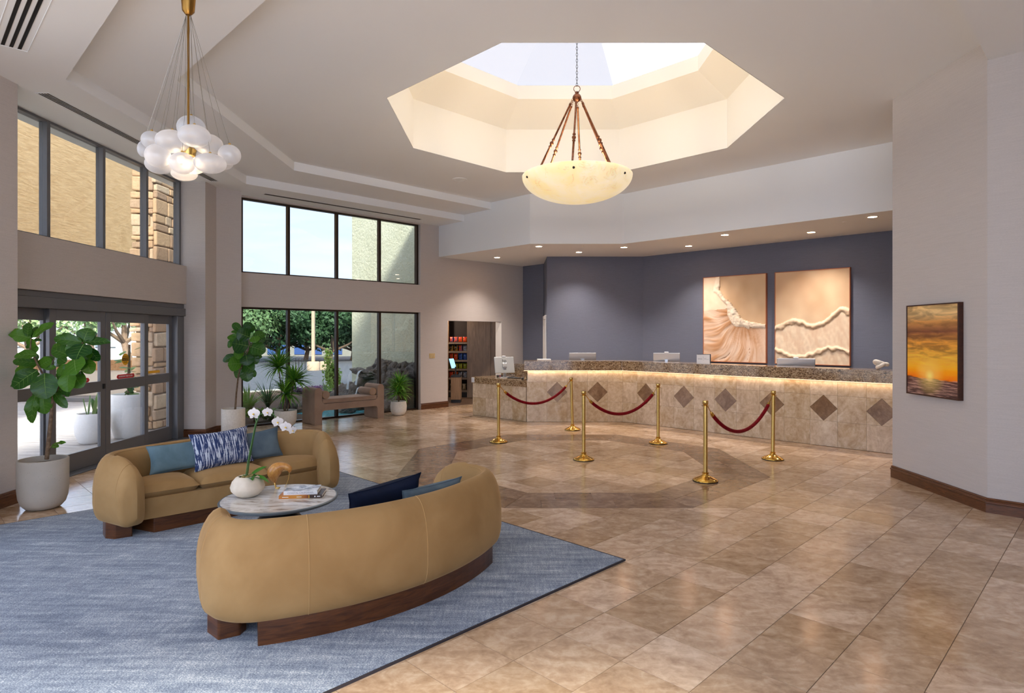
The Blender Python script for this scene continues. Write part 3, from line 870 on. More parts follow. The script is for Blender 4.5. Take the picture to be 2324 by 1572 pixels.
building('motel_wing', 'long cream motel wing with blue doors behind the street trees', X_(520, 54), X_(830, 54), 54, 3.0, srgb(160, 157, 146), items)
items = [('window', 2 + 3.2*q, 1.8, 0.9, 2.2) for q in range(6)] + [('window', 2 + 3.2*q, 1.6, 3.5, 4.7) for q in range(6)] + [('post', 1.0 + 2.0*q, 0.3, 0.0, 5.4) for q in range(10)] + [('rail', 0.5, 20, 2.9, 3.3)]
building('white_lodge', 'two storey white building with porch posts beyond the entrance garden wall', -46, -25, 46, 5.4, srgb(236, 234, 230), items)

# lamp post with concrete drum, island wall, bicycle rack
p = gnd(711, 840, -0.1)
lp = empty('lamp_post', (p.x, p.y, -0.1)); tag(lp, 'cream lamp post on a round concrete drum in the car park', 'lamp post')
M['cream'] = plain('cream_paint', srgb(206, 180, 150), 0.8)
MB().lathe([(0.32, 0), (0.32, 0.42), (0.29, 0.46), (0, 0.46)], 28).build('drum', M['cream'], lp)
MB().box((-0.075, -0.075, 0.46), (0.075, 0.075, 3.9)).build('pole', M['cream'], lp, bevel=0.01)
MB().box((-0.5, -0.12, 3.9), (0.5, 0.12, 4.0)).build('lamp_head', M['cream'], lp, bevel=0.02)
o = MB().prism([(0, 0), (0.35, 0.05), (0.5, 0.5), (0, 0.6)], 0, 0.46).build('island_wall', M['cream'], loc=(p.x+0.30, p.y+0.15, -0.1), bevel=0.02); tag(o, 'low curved cream island wall beside the lamp post', 'low wall')
br = empty('bicycle_rack', (X_(692, 33), 33, -0.1)); tag(br, 'dark metal bicycle rack of upright bars near the lamp post', 'bicycle rack')
for q in range(7): MB().tube([(-0.5+q*0.17, 0, 0), (-0.5+q*0.17, 0, 0.55), (-0.5+q*0.17, 0.08, 0.62)], 0.018, 6).build('bar', M['black'], br)
MB().tube([(-0.6, 0, 0.5), (0.65, 0, 0.5)], 0.02, 6).build('rail', M['black'], br)

# shrubs and tufts in the bed
M['grassy'] = leafmat('strap_leaf', srgb(70, 104, 62), srgb(150, 176, 120), 0.5)
M['purple'] = leafmat('purple_leaf', srgb(70, 44, 84), srgb(124, 86, 130), 0.5)
M['yellowgreen'] = leafmat('lime_leaf', srgb(96, 142, 34), srgb(170, 200, 60), 0.5)
def tuft(name, loc, L, n, mat, label, cat, seed, group=None, w=0.03, up=0.2, joined=True):
    rng = random.Random(seed)
    t = empty(name, loc); tag(t, label, cat, group)
    m = MB()
    for i in range(n):
        b = rng.uniform(up, 0.95)
        P = []
        l = L*rng.uniform(0.7, 1.1)
        a = rng.uniform(0, 6.28)
        for q in range(6):
            tt = q/5; r = l*tt*(0.15 + 0.75*b*tt**0.6); z = l*(tt - 0.62*b*tt*tt)
            hw = w*0.5*(1 - tt**2)*(0.5 + min(0.5, tt*2))
            P.append([(cos(a)*r - sin(a)*hw, sin(a)*r + cos(a)*hw, z), (cos(a)*r + sin(a)*hw, sin(a)*r - cos(a)*hw, z)])
        m.grid(P, 6, 2)
    m.build('leaves', mat, t)
    return t
def bush(name, loc, rad, n, size, mat, label, cat, seed, stem=True):
    t = empty(name, loc); tag(t, label, cat)
    leaf_cloud((0, 0, rad[2]*1.02), rad, n, size, seed, 0.5, 0.3).build('leaves', mat, t)
    if stem: MB().tube([(0, 0, -0.02), (0, 0, rad[2]*1.3)], [0.03, 0.012], 6).build('stem', M['bark'], t)
    return t
def og(px, py, z=0.02): p = gnd(px, py, z); return (p.x, p.y, z)
tuft('flax_plant', og(608, 930), 0.85, 60, M['grassy'], 'spiky grey green flax tuft outside the leftmost lower pane', 'plant', 3)
tuft('lily_clump', og(561, 945), 0.8, 50, M['hedge_leaf'], 'dark upright leaf clump at the left edge of the lower window', 'plant', 4, w=0.06, up=0.05)
bush('lime_shrub', og(578, 957), (0.26, 0.22, 0.15), 150, 0.055, M['yellowgreen'], 'low lime green shrub at the left edge of the lower window', 'shrub', 6)
bush('lime_shrub', og(616, 953), (0.22, 0.2, 0.14), 130, 0.055, M['yellowgreen'], 'low lime green shrub under the flax tuft', 'shrub', 7)
bush('tall_shrub', og(757, 900), (0.28, 0.28, 0.75), 900, 0.06, M['hedge_leaf'], 'tall narrow flowering shrub beside the stucco wall', 'shrub', 8)
tuft('flax_plant', og(742, 898), 0.6, 40, M['grassy'], 'pale flax tuft at the foot of the tall narrow shrub', 'plant', 9)
for i, px in enumerate((672, 700, 724, 742)):
    bush('purple_plant', og(px, 893 - i), (0.30, 0.28, 0.12), 150, 0.07, M['purple'], ['purple leafed ground plant behind the spiky indoor palm', 'purple leafed ground plant in front of the lamp post', 'purple leafed ground plant between lamp post and tall shrub', 'purple leafed ground plant at the foot of the tall shrub'][i], 'plant', 40+i, False)

# white planters outside the doors
M['white_pot'] = speckled('ribbed_white_glaze', srgb(232, 230, 226), srgb(246, 245, 242), 30, 0.6, 0.25, (8, 8, 0.4))
def planter(px, Y, dia, h, label):
    o = empty('white_planter', (X_(px, Y), Y, -0.012)); tag(o, label, 'planter')
    r = dia/2
    MB().lathe([(0, 0), (r*0.62, 0), (r*0.72, 0.02), (r*0.95, h*0.32), (r, h*0.6), (r*0.9, h*0.97), (r*0.86, h), (r*0.8, h*0.97), (r*0.8, h*0.88), (0, h*0.88)], 36).build('pot', M['white_pot'], o)
    MB().lathe([(0, h*0.885), (r*0.8, h*0.885)], 24).build('soil', M['soil'], o)
    return o
p1_ = planter(208, 10.08, 0.49, 0.49, 'smaller white ribbed planter with snake plant outside the doors')
M['snake'] = leafmat('snake_plant', srgb(52, 100, 50), srgb(140, 176, 110), 0.45)
for k_, (dx, dy, L, tl) in enumerate(((0.0, 0.03, 0.42, 0.1), (0.06, -0.04, 0.34, 0.25), (-0.06, 0.0, 0.36, -0.22), (0.02, 0.09, 0.30, 0.2), (-0.02, -0.08, 0.31, -0.1))):
    P = [[(-w, 0, z*L), (0, 0.012, z*L), (w, 0, z*L)] for z, w in ((0, 0.02), (0.3, 0.035), (0.7, 0.032), (0.92, 0.016), (1, 0.002))]
    MB().grid(P, 5, 3).build('leaf', M['snake'], p1_, loc=(dx, dy, 0.43), rot=(0.1*k_ - 0.2, tl, k_*1.3))
p2_ = planter(291, 10.62, 0.58, 0.75, 'taller white ribbed planter with climbing leafy plant outside the doors')
rng = random.Random(12)
MB().tube([(0, 0, 0.6), (0.02, 0, 1.6)], 0.02, 6).build('stake', M['bark'], p2_)
lm_ = None
for k_ in range(26):
    L = rng.uniform(0.16, 0.28)
    if k_ % 6 == 0:
        P = [[(-w*L, y*L, -abs(w)*0.1*L - y*y*0.25*L), (0, y*L, -y*y*0.25*L), (w*L, y*L, -abs(w)*0.1*L - y*y*0.25*L)] for y, w in ((0, 0.02), (0.2, 0.26), (0.5, 0.34), (0.8, 0.2), (1, 0.01))]
        lm_ = MB().grid(P, 5, 3).mesh('leaf', M['snake'])
    put('leaf', lm_, p2_, (rng.uniform(-.08, .08), rng.uniform(-.06, .1), rng.uniform(0.68, 1.6)), (rng.uniform(-0.5, 0.7), rng.uniform(-.3, .3), rng.uniform(0, 6.28)))
# ------------------------------------------------------------------ reception desk
k = NT('brown_granite')
v = k.coords('World', (1.0, 1.0, 2.0), rot=(0.5, 0.5, 0.3))
a_ = k.noise(v, 26, 4, 0.7, 1.5)
col = k.ramp(a_, [(0.36, srgb(38, 28, 20)), (0.46, srgb(122, 92, 62)), (0.55, srgb(186, 158, 122)), (0.68, srgb(220, 202, 172))])
k.p(Base__Color=col, Roughness=0.08, Specular__IOR__Level=0.55); M['granite'] = k.m
M['led'] = emit('warm_led', (1.0, 0.70, 0.42, 1), 0.9)
desk = empty('reception_desk', (2.231, 12.43, 0)); tag(desk, 'long travertine tiled reception desk with thick granite top and dark diamond inlays', 'reception desk')
di = Matrix.Translation((-2.231, -12.43, 0))
P0, P1, P2 = (0.298, 12.43), (2.231, 12.43), (6.88, 7.781)
bx_, by_ = 0.30*math.tan(pi/8), 0.30
def back(d): # inner line of the desk moved d behind the front
    t = d*math.tan(pi/8)
    return [(P0[0], P0[1]+d), (P1[0]+t, P1[1]+d), (P2[0]+d*R2, P2[1]+d*R2)]
b_ = back(0.24); f_ = back(0.012)
MB().prism([f_[0], f_[1], f_[2], b_[2], b_[1], b_[0]], 0, 1.04, di).build('body', M['grout'], desk)
def over(d):
    t = d*math.tan(pi/8)
    return [(P0[0]-0.06, P0[1]-d), (P1[0]-t, P1[1]-d), (P2[0]-d*R2, P2[1]-d*R2)]
g_ = over(0.055); h_ = back(0.42)
MB().prism([g_[0], g_[1], g_[2], h_[2], h_[1], (h_[0][0]-0.06, h_[0][1])], 1.04, 1.225, di).build('granite_top', M['granite'], desk, bevel=0.008)
w_ = back(0.42); x_ = back(1.0)
MB().prism([(w_[0][0]+0.02, w_[0][1]+0.01), (w_[1][0], w_[1][1]+0.01), w_[2], x_[2], x_[1], (x_[0][0]+0.02, x_[0][1])], 0.72, 0.76, di).build('work_surface', wood('desk_wood', srgb(96, 72, 52), srgb(124, 96, 70)), desk)
l_ = over(-0.002); l2 = over(0.02)
for a, b in ((0, 1), (1, 2)):
    MB().prism([l2[a], l2[b], l_[b], l_[a]], 1.028, 1.039, di).build('led_strip', M['led'], desk)
CT = 0.407
def tiles_on(Mx, cols, rows, parent, dia_cols=()):
    for ci, (u0, u1) in enumerate(cols):
        for ri, (z0, z1) in enumerate(rows):
            g = 0.0012
            if ri == 1 and ci in dia_cols:
                cu, cz, hw, hz = (u0+u1)/2, (z0+z1)/2, (u1-u0)/2-g, (z1-z0)/2-g
                d = [(cu-hw, 0, cz), (cu, 0, cz-hz), (cu+hw, 0, cz), (cu, 0, cz+hz)]
                MB().add(d + [(p[0], 0.012, p[2]) for p in d], [(0,1,2,3), (7,6,5,4), (0,4,5,1), (1,5,6,2), (2,6,7,3), (3,7,4,0)], False, Mx).build('diamond_tile', M['dia'], parent)
                for sx_, sz_ in ((-1, -1), (1, -1), (1, 1), (-1, 1)):
                    a = (cu+sx_*(hw+0), 0, cz+sz_*hz); b = (cu+sx_*hw, 0, cz+sz_*0.004); c = (cu+sx_*0.004, 0, cz+sz_*hz)
                    tri = [a, b, c] if sx_*sz_ < 0 else [a, c, b]
                    MB().add(tri + [(p[0], 0.012, p[2]) for p in tri], [(0,1,2), (5,4,3), (0,3,4,1), (1,4,5,2), (2,5,3,0)], False, Mx).build('corner_tile', M['ctile'], parent)
            else:
                MB().box((u0+g, 0, z0+g), (u1-g, 0.012, z1-g), Mx).build('tile', M['ctile'], parent)
rows = [(0.004, 0.40), (0.40, 0.805), (0.805, 1.04)]
tiles_on(di @ frame(P0[0], P0[1], 1, 0), [(i*CT, min((i+1)*CT, 1.933)) for i in range(5)], rows, desk, (1, 3))
L2 = hypot(P2[0]-P1[0], P2[1]-P1[1])
cols = [(0, 0.342)] + [(0.342 + i*CT, min(0.342 + (i+1)*CT, L2)) for i in range(16) if 0.342 + i*CT < L2 - 0.05]
tiles_on(di @ frame(P1[0], P1[1], R2, -R2), cols, rows, desk, (1, 3, 5, 7, 9, 11, 13, 15))
# tile end cap at the left end of the high desk
Mx = di @ frame(P0[0], P0[1]+0.24, 0, -1)
MB().box((0, 0, 0.84), (0.24, 0.012, 1.04), Mx).build('end_tile', M['ctile'], desk)

low = empty('low_desk', (-0.852, 13.51, 0)); tag(low, 'lower accessible desk section with granite top beside the doorway', 'reception desk')
li = Matrix.Translation((0.852, -13.51, 0))
Q0, Q1 = (-0.852, 13.51), (0.285, 12.44)
ux_, uy_ = (Q1[0]-Q0[0]), (Q1[1]-Q0[1]); LL = hypot(ux_, uy_); ux_, uy_ = ux_/LL, uy_/LL
lM = frame(Q0[0], Q0[1], ux_, uy_)
MB().box((0, 0.012, 0), (LL, 0.60, 0.70), li @ lM).build('body', M['grout'], low)
MB().box((-0.03, -0.02, 0.70), (LL+0.01, 0.72, 0.833), li @ lM).build('granite_top', M['granite'], low, bevel=0.006)
tiles_on(li @ lM, [(i*CT*0.965, min((i+1)*CT*0.965, LL)) for i in range(4)], [(0.004, 0.395), (0.395, 0.70)], low)
MB().box((-0.012, 0, 0.004), (0, 0.6, 0.70), li @ lM).build('end_tile', M['ctile'], low)
MB().box((0.15, 0.72, 0.0), (LL-0.38, 0.76, 1.12), li @ lM).build('back_panel', M['granite'], low)
o = empty('access_plaque', lM @ Vector((0.01, -0.0215, 0.77))); tag(o, 'small white accessibility plaque on the low desk edge', 'plaque')
pm = Matrix.Rotation(atan2(uy_, ux_), 4, 'Z') @ Matrix.Rotation(pi/2, 4, 'X')
MB().box((-0.035, -0.055, 0), (0.055, 0.055, 0.003), pm).build('plate', M['st_wht'], o)
grey = plain('plaque_print', srgb(96, 96, 100), 0.6)
pr = MB(); pr.lathe([(0.008, 0), (0.008, 0.001)], 12, pm @ Matrix.Translation((0.008, 0.034, 0.003)))
pr.tube([(0.008, 0.024, 0.0035), (0.008, 0.006, 0.0035), (0.022, 0.004, 0.0035), (0.028, -0.012, 0.0035)], 0.0028, 6, True, pm)
pr.tube([(0.010 + 0.016*cos(a), -0.002 + 0.016*sin(a), 0.0035) for a in [2.2 + q*0.42 for q in range(11)]], 0.0024, 6, True, pm)
pr.build('wheelchair_symbol', grey, o)
MB().box((-0.022, -0.046, 0.003), (0.042, -0.040, 0.0036), pm).build('print_line', grey, o)

# ------------------------------------------------------------------ things on the desks
M['alu'] = plain('monitor_aluminium', srgb(196, 200, 204), 0.3, 0.75)
M['screen'] = plain('dark_screen', srgb(14, 15, 18), 0.1)
def monitor(loc, rz, w, h, zc, label, tilt=0.1, webcam=False, logo=None, stand_top=None):
    """back of the monitor faces local -y; loc on the desk surface, zc height of the panel centre above it"""
    o = empty('monitor', loc, rz); tag(o, label, 'monitor')
    MB().box((-0.11, -0.09, 0), (0.11, 0.10, 0.012)).build('base', M['alu'], o, bevel=0.006)
    MB().box((-0.03, -0.055, 0.010), (0.03, -0.035, (stand_top or zc) + 0.04)).build('stand', M['alu'], o, bevel=0.004)
    pn = empty('panel', (0, -0.01, zc)); pn.parent = o; pn.rotation_euler = (tilt, 0, 0)
    P = []
    MB().box((-w/2, -0.012, -h/2), (w/2, 0.014, h/2)).build('back_cover', M['alu'], pn, bevel=0.010, seg=3)
    MB().box((-w/2+0.006, 0.014, -h/2+0.006), (w/2-0.006, 0.016, h/2-0.006)).build('screen', M['screen'], pn)
    MB().box((-0.05, -0.034, -0.06), (0.05, -0.010, 0.04)).build('hub', M['alu'], pn, bevel=0.006)
    if webcam: MB().box((-0.04, -0.02, h/2), (0.04, 0.012, h/2+0.022)).build('webcam', M['st_wht'], pn, bevel=0.005)
    if logo: lettering(logo, 0.10, M['black'], pn, Matrix.Translation((0, -0.0126, h*0.25)) @ Matrix.Rotation(pi/2, 4, 'X') @ Matrix.Shear('XY', 4, (0.0, 0.0)))
    return o
p = lM @ Vector((0.62, 0.34, 0.833))
monitor((p.x, p.y, 0.833), 0.28, 0.44, 0.36, 0.27, 'silver monitor with dark logo seen from behind on the low desk', -0.30, True, 'hp', 0.22)
tp = lM @ Vector((0.95, 0.30, 0.833))
kb = empty('keyboard', (tp.x, tp.y, 0.8335), -0.75); tag(kb, 'black keyboard lying on the low desk', 'keyboard')
MB().box((-0.15, -0.06, 0), (0.15, 0.06, 0.016)).build('case', M['black'], kb, bevel=0.004)
for r in range(4): MB().box((-0.14, -0.05+r*0.026, 0.016), (0.14, -0.028+r*0.026, 0.020)).build('key_row', plain('key', srgb(44, 44, 46), 0.6), kb, bevel=0.002)
p = lM @ Vector((1.22, 0.27, 0.833)); ms = MB().ball((0, 0, 0.014), (0.034, 0.05, 0.016)).build('mouse', M['black'], loc=(p.x, p.y, 0.835)); tag(ms, 'black computer mouse at the end of the low desk', 'mouse')
p = lM @ Vector((0.40, 0.42, 0.833)); o = empty('card_reader', (p.x, p.y, 0.8335), 0.4); tag(o, 'small black card reader with a red light on the low desk', 'card reader')
MB().box((-0.05, -0.07, 0), (0.05, 0.07, 0.035)).build('case', M['black'], o, bevel=0.008); MB().box((-0.03, -0.072, 0.012), (0.0, -0.069, 0.028)).build('red_button', M['st_red'], o)
cb = MB().tube([tuple(lM @ Vector(q)) for q in ((0.70, 0.42, 0.838), (0.80, 0.46, 0.86), (0.92, 0.42, 0.845), (1.02, 0.36, 0.838))], 0.004, 6).build('cable', M['black']); tag(cb, 'thin black cable curling behind the keyboard on the low desk', 'cable')
wz = 0.76
monitor((X_(1322, 13.15), 13.15, wz), 0, 0.57, 0.34, 0.445, 'silver monitor top behind the straight part of the granite counter', 0.12)
monitor((X_(1513, 12.35), 12.35, wz), -0.35, 0.52, 0.34, 0.465, 'silver monitor with white webcam behind the counter, left of the paintings', 0.14, True)
monitor((X_(1806, 10.62), 10.62, wz), -0.35, 0.60, 0.34, 0.42, 'silver monitor with white webcam in front of the right-hand painting', 0.14, True)
p = at(1596, 827, 11.33)
o = empty('card_holder', (p.x, p.y, 1.225), -0.25); tag(o, 'small white card sign with dark back standing on the counter', 'sign')
MB().box((-0.115, -0.004, 0), (0.115, 0.0, 0.165)).build('card', M['st_wht'], o)
MB().box((-0.11, 0.012, 0.002), (0.135, 0.022, 0.175)).build('back_board', plain('dark_board', srgb(62, 66, 74), 0.5), o, bevel=0.002)
MB().box((0.10, 0.0, 0.0), (0.135, 0.012, 0.003)).build('foot', M['st_wht'], o)
pt = plain('pale_print', srgb(176, 178, 182), 0.6)
RX = Matrix.Rotation(pi/2, 4, 'X')
lettering('IHG', 0.045, pt, o, Matrix.Translation((-0.055, -0.0045, 0.085)) @ RX)
MB().box((0.0, -0.0048, 0.05), (0.003, -0.004, 0.13)).build('print_line', pt, o)
lettering('ONE', 0.018, pt, o, Matrix.Translation((0.035, -0.0045, 0.096)) @ RX); lettering('REWARDS', 0.018, pt, o, Matrix.Translation((0.058, -0.0045, 0.078)) @ RX); MB().box((-0.006, -0.0048, 0.122), (0.0, -0.004, 0.128)).build('print_flag', pt, o)
# clay knot sculpture
p = at(1999, 842, 9.42)
pts = []
for q in range(49):
    t = 2*pi*q/48
    pts.append(((sin(t) + 2*sin(2*t))*0.030, (cos(t) - 2*cos(2*t))*0.018, 0.062 + 0.030*cos(t+0.4) - sin(3*t)*0.016))
mz = min(q[2] for q in pts) - 0.030
o = MB().tube([(a, b, c - mz) for a, b, c in pts], 0.030, 12).build('knot_sculpture', plain('matte_clay', srgb(226, 218, 206), 0.7), loc=(p.x, p.y, 1.225), rot=(0, 0, -0.7)); tag(o, 'white clay knot sculpture at the end of the counter by the pier', 'sculpture')
o = MB().box((-0.14, -0.10, 0), (0.14, 0.10, 0.03)).build('document_tray', M['st_wht'], loc=(0.66, 12.74, 1.225), bevel=0.006); tag(o, 'flat white tray lying on the counter end near the doorway', 'tray')

# white door in the blue return wall
o = empty('door_3', (0.84, 15.0, 0)); struct(o, 'white panelled door and casing in the blue return wall', 'door')
MB().box((-0.028, 0.0, 0), (0, 0.10, 2.14)).build('casing', M['white'], o, bevel=0.004); MB().box((-0.028, 1.16, 0), (0, 1.26, 2.14)).build('casing', M['white'], o, bevel=0.004)
MB().box((-0.028, 0.0, 2.14), (0, 1.26, 2.24)).build('casing', M['white'], o, bevel=0.004); MB().box((-0.012, 0.10, 0.01), (0, 1.16, 2.14)).build('slab', M['white'], o)

# ------------------------------------------------------------------ relief paintings
def relief(name, label, x, y, seed, field):
    """canvas 1.373 x 1.825 m; field(u,v) -> (height, colour), u right, v up"""
    o = empty(name, (x, y, 1.182), -pi/4); tag(o, label, 'painting')
    W_, H_ = 1.373, 1.825
    nu, nv = 92, 120
    P, C_ = [], []
    for i in range(nu):
        row = []
        for j in range(nv):
            u, v = i/(nu-1), j/(nv-1)
            h, c = field(u, v)
            row.append((u*W_, -0.052 - max(0, h), v*H_)); C_.append(c)
        P.append(row)
    ob = MB().grid(P, nu, nv).build('paint_layer', M['relief'], o)
    at_ = ob.data.color_attributes.new('paint', 'FLOAT_COLOR', 'POINT')
    for i, c in enumerate(C_): at_.data[i].color = c
    MB().box((0, -0.052, 0), (W_, 0, H_)).build('canvas', plain('canvas_edge', srgb(196, 140, 104), 0.8), o)
    e = 0.012
    fm = plain('copper_edge', srgb(176, 104, 66), 0.5)
    for lo, hi in (((-e, -0.066, -e), (0, 0, H_+e)), ((W_, -0.066, -e), (W_+e, 0, H_+e)), ((0, -0.066, -e), (W_, 0, 0)), ((0, -0.066, H_), (W_, 0, H_+e))):
        MB().box(lo, hi).build('edge_strip', fm, o)
    return o
k = NT('relief_paint'); at_n = k.n('VertexColor', _layer_name='paint')
nn = k.noise(k.coords('Object'), 60, 4, 0.6)
k.p(Base__Color=at_n.outputs['Color'], Roughness=0.85, Specular__IOR__Level=0.2); k.bump(nn, 0.25, 0.004); M['relief'] = k.m
def nz(x, y, s=0.0): return noise.noise(Vector((x, y, s)))
def lerpc(a, b, t): t = max(0, min(1, t)); return tuple(a[i] + (b[i]-a[i])*t for i in range(3)) + (1,)
SAND, SAND2, PALE, BRN, ROSE = srgb(208, 174, 136), srgb(234, 208, 172), srgb(244, 226, 200), srgb(170, 118, 72), srgb(234, 208, 184)
def polyline_d(u, v, pts):
    best = (9, 0)
    for (a, b), (c, d) in zip(pts, pts[1:]):
        t = max(0, min(1, ((u-a)*(c-a)+(v-b)*(d-b))/((c-a)**2+(d-b)**2)))
        dd = hypot((u-a-(c-a)*t)*0.75, v-b-(d-b)*t)
        if dd < best[0]:
            best = (dd, (c-a)*(v-b)-(d-b)*(u-a))
    return best
crest = [(0.27, 1.05), (0.24, 0.84), (0.33, 0.74), (0.43, 0.68), (0.50, 0.60), (0.58, 0.48), (0.74, 0.44), (1.05, 0.42)]
def wave_left(u, v):
    n = nz(u*9, v*9, 1)*0.5 + nz(u*22, v*22, 2)*0.3
    d, side = polyline_d(u, v + nz(u*6, v*6, 5)*0.015, crest)
    wid = 0.042 + 0.05*nz(u*5, v*5, 7) + (0.03 if 0.4 < u < 0.75 else 0)
    if side > 0 and d > wid*0.4:                                             # calm sand upper right
        t = 0.5 + 0.5*nz(u*3, v*3, 3) + 0.3*nz(u*8, v*8, 4)
        return 0.002 + 0.002*n, lerpc(SAND, SAND2, t - max(0, 0.25-d)*1.2)
    if d < wid:                                                             # foam ridge
        hgt = 0.045*sqrt(max(0, 1-(d/wid)**2))*(0.7 + 0.8*abs(n)) + 0.012*nz(u*45, v*45, 9)
        return hgt, lerpc(PALE, srgb(250, 236, 214), 0.5 + n)
    if v > 0.62 - 0.02 + 0.06*u:                                            # pale upper left
        return 0.004 + 0.003*n, lerpc(PALE, srgb(236, 210, 178), 0.4 + n)
    r = hypot(u-0.66, v-0.60); ang = atan2(0.60 - v, 0.66 - u) + 0.55*r + 0.16*nz(u*3.1, v*3.1, 31)               # sweeping wave face
    st = nz(ang*7, r*3.0, 11) + 0.55*nz(ang*23, r*6, 12) + 0.25*nz(ang*60, r*9, 13)
    dark = max(0, 1 - d*4.2)*0.75
    c = lerpc(lerpc(ROSE, srgb(214, 164, 122), 0.5 + st*1.1), BRN, dark + max(0, st)*0.45)
    if u > 0.82: c = lerpc(c, ROSE, (u-0.82)*5)
    return 0.006 + 0.010*st + 0.004*n, c
def wave_right(u, v):
    n = nz(u*9, v*9, 21)*0.5 + nz(u*22, v*22, 22)*0.3
    l1 = 0.42 + 0.075*sin((u-0.08)*9.2)*(0.35 + u) + 0.05*u + 0.012*nz(u*14, 0, 3) + (0.055 if u > 0.6 else 0.055*max(0, (u-0.45)/0.15))*(1 - max(0, u-0.78)*3.2)
    l2 = 0.145 + 0.055*sin((u-0.55)*6.5) + 0.014*nz(u*16, 3, 3) - 0.02*u
    d1, d2 = v-l1, v-l2
    if d1 > 0.012:
        t = 0.5 + 0.5*nz(u*2.6, v*3, 23) + 0.35*nz(u*7, v*7, 24)
        return 0.002 + 0.003*n, lerpc(srgb(212, 176, 140), SAND2, t)
    for d, w in ((d1, 0.050*(1 + 1.1*nz(u*5.5, 1, 41) + 0.5*nz(u*15, 2, 42))), (d2, 0.042*(1 + 1.2*nz(u*6, 5, 43) + 0.5*nz(u*17, 2, 44)))):
        if -w < d <= 0.012:
            t = (d + w)/(w + 0.012)
            return 0.004 + 0.036*sin(pi*max(0, min(1, t)))**0.7*(0.7 + abs(n)) + 0.010*nz(u*40, v*40, 6), lerpc(srgb(206, 176, 142), srgb(246, 224, 194), t + n*0.6)
    st = nz((u+v*0.6)*16, (v-u)*3.0, 25) + 0.6*nz(u*34, v*20, 27)
    return 0.004 + 0.007*max(0, st) + 0.004*n, lerpc(srgb(228, 200, 170), srgb(240, 220, 192), 0.5 + st)
relief('wave_painting', 'beige relief painting of a curling wave, left of the two on the blue wall', 4.272, 13.660, 1, wave_left)
relief('wave_painting', 'beige relief painting of ridged surf lines, right of the two on the blue wall', 5.382, 12.550, 2, wave_right)

# framed sunset picture on the pier
o = empty('sunset_picture', (4.70, 6.42, 1.065)); tag(o, 'framed golden sunset seascape on the pale pier', 'picture')
M['frame_wood'] = wood('walnut_frame', srgb(46, 22, 14), srgb(78, 40, 24), (3, 3, 3), 0.35, 5)
for lo, hi in (((-0.055, 0, 0), (0, 0.014, 1.03)), ((-0.055, 0.836, 0), (0, 0.85, 1.03)), ((-0.055, 0.014, 0), (0, 0.836, 0.014)), ((-0.055, 0.014, 1.016), (0, 0.836, 1.03))):
    MB().box(lo, hi).build('frame_strip', M['frame_wood'], o, bevel=0.002)
k = NT('sunset_print')
tc = k.n('TexCoord').outputs['Object']
sp = k.n('SeparateXYZ', Vector=tc)
z = k.math('DIVIDE', sp.outputs['Z'], 1.03); y = k.math('DIVIDE', sp.outputs['Y'], 0.85)
cn = k.noise(k.n('Mapping', Vector=tc, Scale=(1, 1.5, 9.0)).outputs[0], 1.9, 5, 0.55, 0.7)
zz = k.math('ADD', z, k.math('MULTIPLY', k.math('SUBTRACT', cn, 0.5), 0.10))
sky_ = k.ramp(zz, [(0.0, srgb(58, 36, 34)), (0.10, srgb(92, 64, 58)), (0.185, srgb(84, 48, 40)), (0.20, srgb(240, 128, 40)), (0.32, srgb(252, 184, 70)), (0.42, srgb(246, 190, 84)), (0.56, srgb(230, 164, 80)), (0.70, srgb(134, 84, 62)), (0.80, srgb(206, 150, 90)), (0.90, srgb(240, 206, 146)), (1.0, srgb(220, 182, 124))])
cl_ = k.ramp(cn, [(0.36, (0,0,0,1)), (0.62, (1,1,1,1))])
up = k.ramp(z, [(0.26, (0,0,0,1)), (0.5, (1,1,1,1))])
c1 = k.mix(k.math('MULTIPLY', k.math('MULTIPLY', cl_, up), 0.6), sky_, srgb(74, 44, 32))
sea = k.noise(k.n('Mapping', Vector=tc, Scale=(1, 2, 26)).outputs[0], 2.6, 4, 0.6)
lowm = k.ramp(z, [(0.19, (1,1,1,1)), (0.2, (0,0,0,1))])
c2 = k.mix(k.math('MULTIPLY', lowm, k.ramp(sea, [(0.45, (0,0,0,1)), (0.68, (1,1,1,1))])), c1, srgb(178, 140, 124))
dy_ = k.math('MULTIPLY', k.math('SUBTRACT', y, 0.53), 1.0); dz_ = k.math('MULTIPLY', k.math('SUBTRACT', z, 0.225), 1.35)
dist = k.math('SQRT', k.math('ADD', k.math('MULTIPLY', dy_, dy_), k.math('MULTIPLY', dz_, dz_)))
glow = k.ramp(dist, [(0.0, (1,1,1,1)), (0.03, (0.85,0.85,0.85,1)), (0.10, (0.35,0.35,0.35,1)), (0.3, (0,0,0,1))])
c3 = k.mix(glow, c2, srgb(255, 226, 130))
c3 = k.n('HueSaturation', Color=c3, Value=1.35, Saturation=1.05).outputs[0]
k.p(Base__Color=c3, Roughness=0.35, Specular__IOR__Level=0.3)
M['sunset'] = k.m
ob = MB().box((-0.048, 0.014, 0.014), (-0.002, 0.836, 1.016)).build('print', M['sunset'], o)
